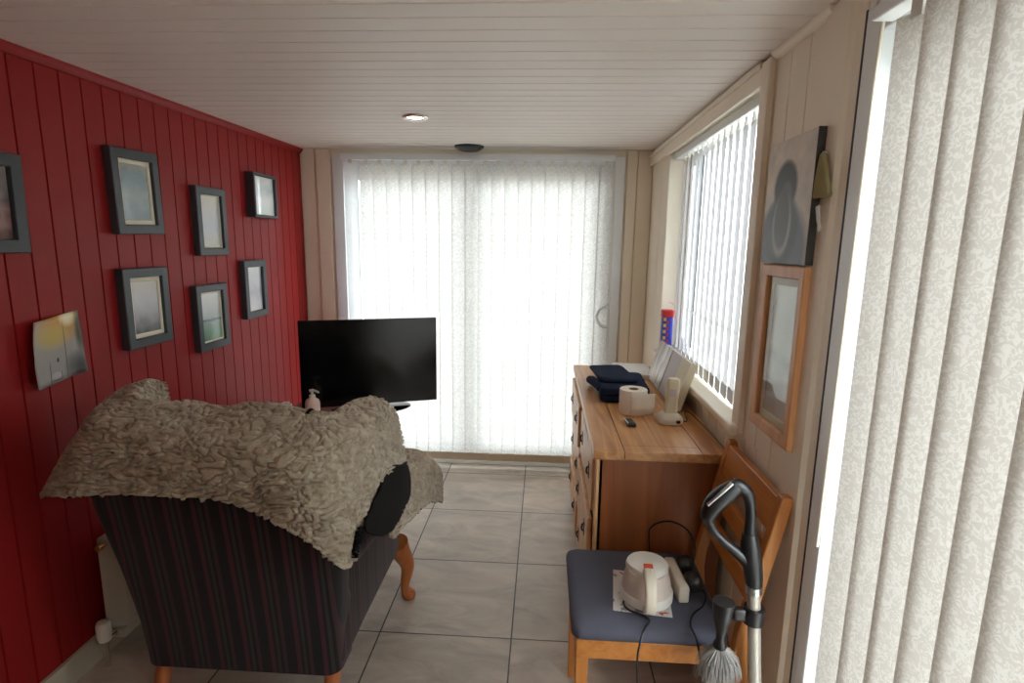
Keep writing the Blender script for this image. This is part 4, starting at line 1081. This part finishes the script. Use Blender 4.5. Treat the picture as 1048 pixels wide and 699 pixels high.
# clip with dusting brush
bm = BM()
lathe(bm, [(.0175, -.022), (.026, -.022), (.028, 0), (.026, .022), (.0175, .022)], (.571, Y, .600), 20)
box(bm, .515, .55, Y-.012, Y+.010, .585, .618, .005)
link('brush_clip', bm, 'black', mp, smooth=50)
db = thing('dusting_brush', 'small black dusting brush with fluffy grey bristles clipped to the floor cleaner tube', 'brush', (.49, Y-.01, .5))
bm = BM(); lathe(bm, [(.016, .065), (.027, .066), (.0275, .055), (.024, .02), (.013, -.02), (.011, -.045), (.018, -.06), (.016, -.068)], (.488, Y-.01, .575), 24); link('brush_holder', bm, 'black', db, smooth=50)
bm = BM(); rnd = random.Random(5)
for k in range(420):
    a = rnd.uniform(0, 2*PI); s = math.sqrt(rnd.random())
    tp = Vv((.488+math.cos(a)*.012*s, Y-.01+math.sin(a)*.012*s, .510))
    e_ = Vv((.488+math.cos(a)*.062*s+rnd.gauss(0, .006), Y-.01+math.sin(a)*.055*s+rnd.gauss(0, .004), .40+.03*s+rnd.gauss(0, .008)))
    mid = tp.lerp(e_, .5) + Vv((math.cos(a)*.012*s, math.sin(a)*.012*s, .008))
    tube(bm, [tp, mid, e_], [.0011, .0009, .0004], 4)
o = link('bristle', bm, 'bristle', db); o['kind'] = 'stuff'

# ------------------------------------------------------------------ light
W = bpy.data.worlds.new('sky'); sc.world = W; W.use_nodes = True
N_, L_ = W.node_tree.nodes, W.node_tree.links
bg = N_['Background']
tc = N_.new('ShaderNodeTexCoord'); sp = N_.new('ShaderNodeSeparateXYZ'); L_.new(tc.outputs['Generated'], sp.inputs[0])
cr = N_.new('ShaderNodeValToRGB'); e = cr.color_ramp.elements
e[0].position = .0; e[0].color = (.75, .80, .86, 1); e[1].position = .6; e[1].color = (.93, .96, 1.0, 1)
L_.new(sp.outputs[2], cr.inputs['Fac']); L_.new(cr.outputs['Color'], bg.inputs['Color'])
mr = N_.new('ShaderNodeMapRange'); mr.interpolation_type = 'SMOOTHSTEP'
mr.inputs['From Min'].default_value = -.2; mr.inputs['From Max'].default_value = .9; mr.inputs['To Min'].default_value = 3.8; mr.inputs['To Max'].default_value = 14
L_.new(sp.outputs[0], mr.inputs['Value']); L_.new(mr.outputs[0], bg.inputs['Strength'])

def portal(name, loc, rot, sx, sy):
    l = bpy.data.lights.new(name, 'AREA'); l.shape = 'RECTANGLE'; l.size = sx; l.size_y = sy; l.cycles.is_portal = True
    o = bpy.data.objects.new(name, l); COL.objects.link(o); o.location = loc; o.rotation_euler = rot
portal('daylight_patio', (-.45, YB+.09, 1.05), (-PI/2, 0, 0), 1.9, 2.05)
portal('daylight_window', (.86, 2.51, 1.5), (0, PI/2, 0), 1.1, 1.26)
portal('daylight_side_door', (XR+.10, .35, 1.03), (0, PI/2, 0), 2.0, 1.9)

# ------------------------------------------------------------------ camera
f, p, yw, r = 567.94, .1749, .0554, .0148
cy, sy = math.cos(yw), math.sin(yw)
fw = Vv((-sy*math.cos(p), cy*math.cos(p), -math.sin(p))); rt = Vv((cy, sy, 0)); up = rt.cross(fw)
c_, s_ = math.cos(r), math.sin(r)
R_ = c_*rt + s_*up; U_ = -s_*rt + c_*up
cam = bpy.data.cameras.new('camera'); cam.sensor_fit = 'HORIZONTAL'; cam.sensor_width = 36; cam.lens = f/1048*36; cam.clip_start = .02
co = bpy.data.objects.new('camera', cam); COL.objects.link(co)
co.matrix_world = Matrix(((R_.x, U_.x, -fw.x, 0), (R_.y, U_.y, -fw.y, 0), (R_.z, U_.z, -fw.z, 1.55), (0, 0, 0, 1)))
sc.camera = co
vs = sc.view_settings
vs.view_transform = 'Standard'; vs.look = 'None'; vs.gamma = 1; vs.use_curve_mapping = False; vs.exposure = 0.1
sc.cycles.max_bounces = 10; sc.cycles.diffuse_bounces = 6; sc.cycles.transparent_max_bounces = 16; sc.cycles.transmission_bounces = 8
sc.cycles.sample_clamp_indirect = 6; sc.cycles.use_denoising = True
sc.cycles.caustics_reflective = False; sc.cycles.caustics_refractive = False
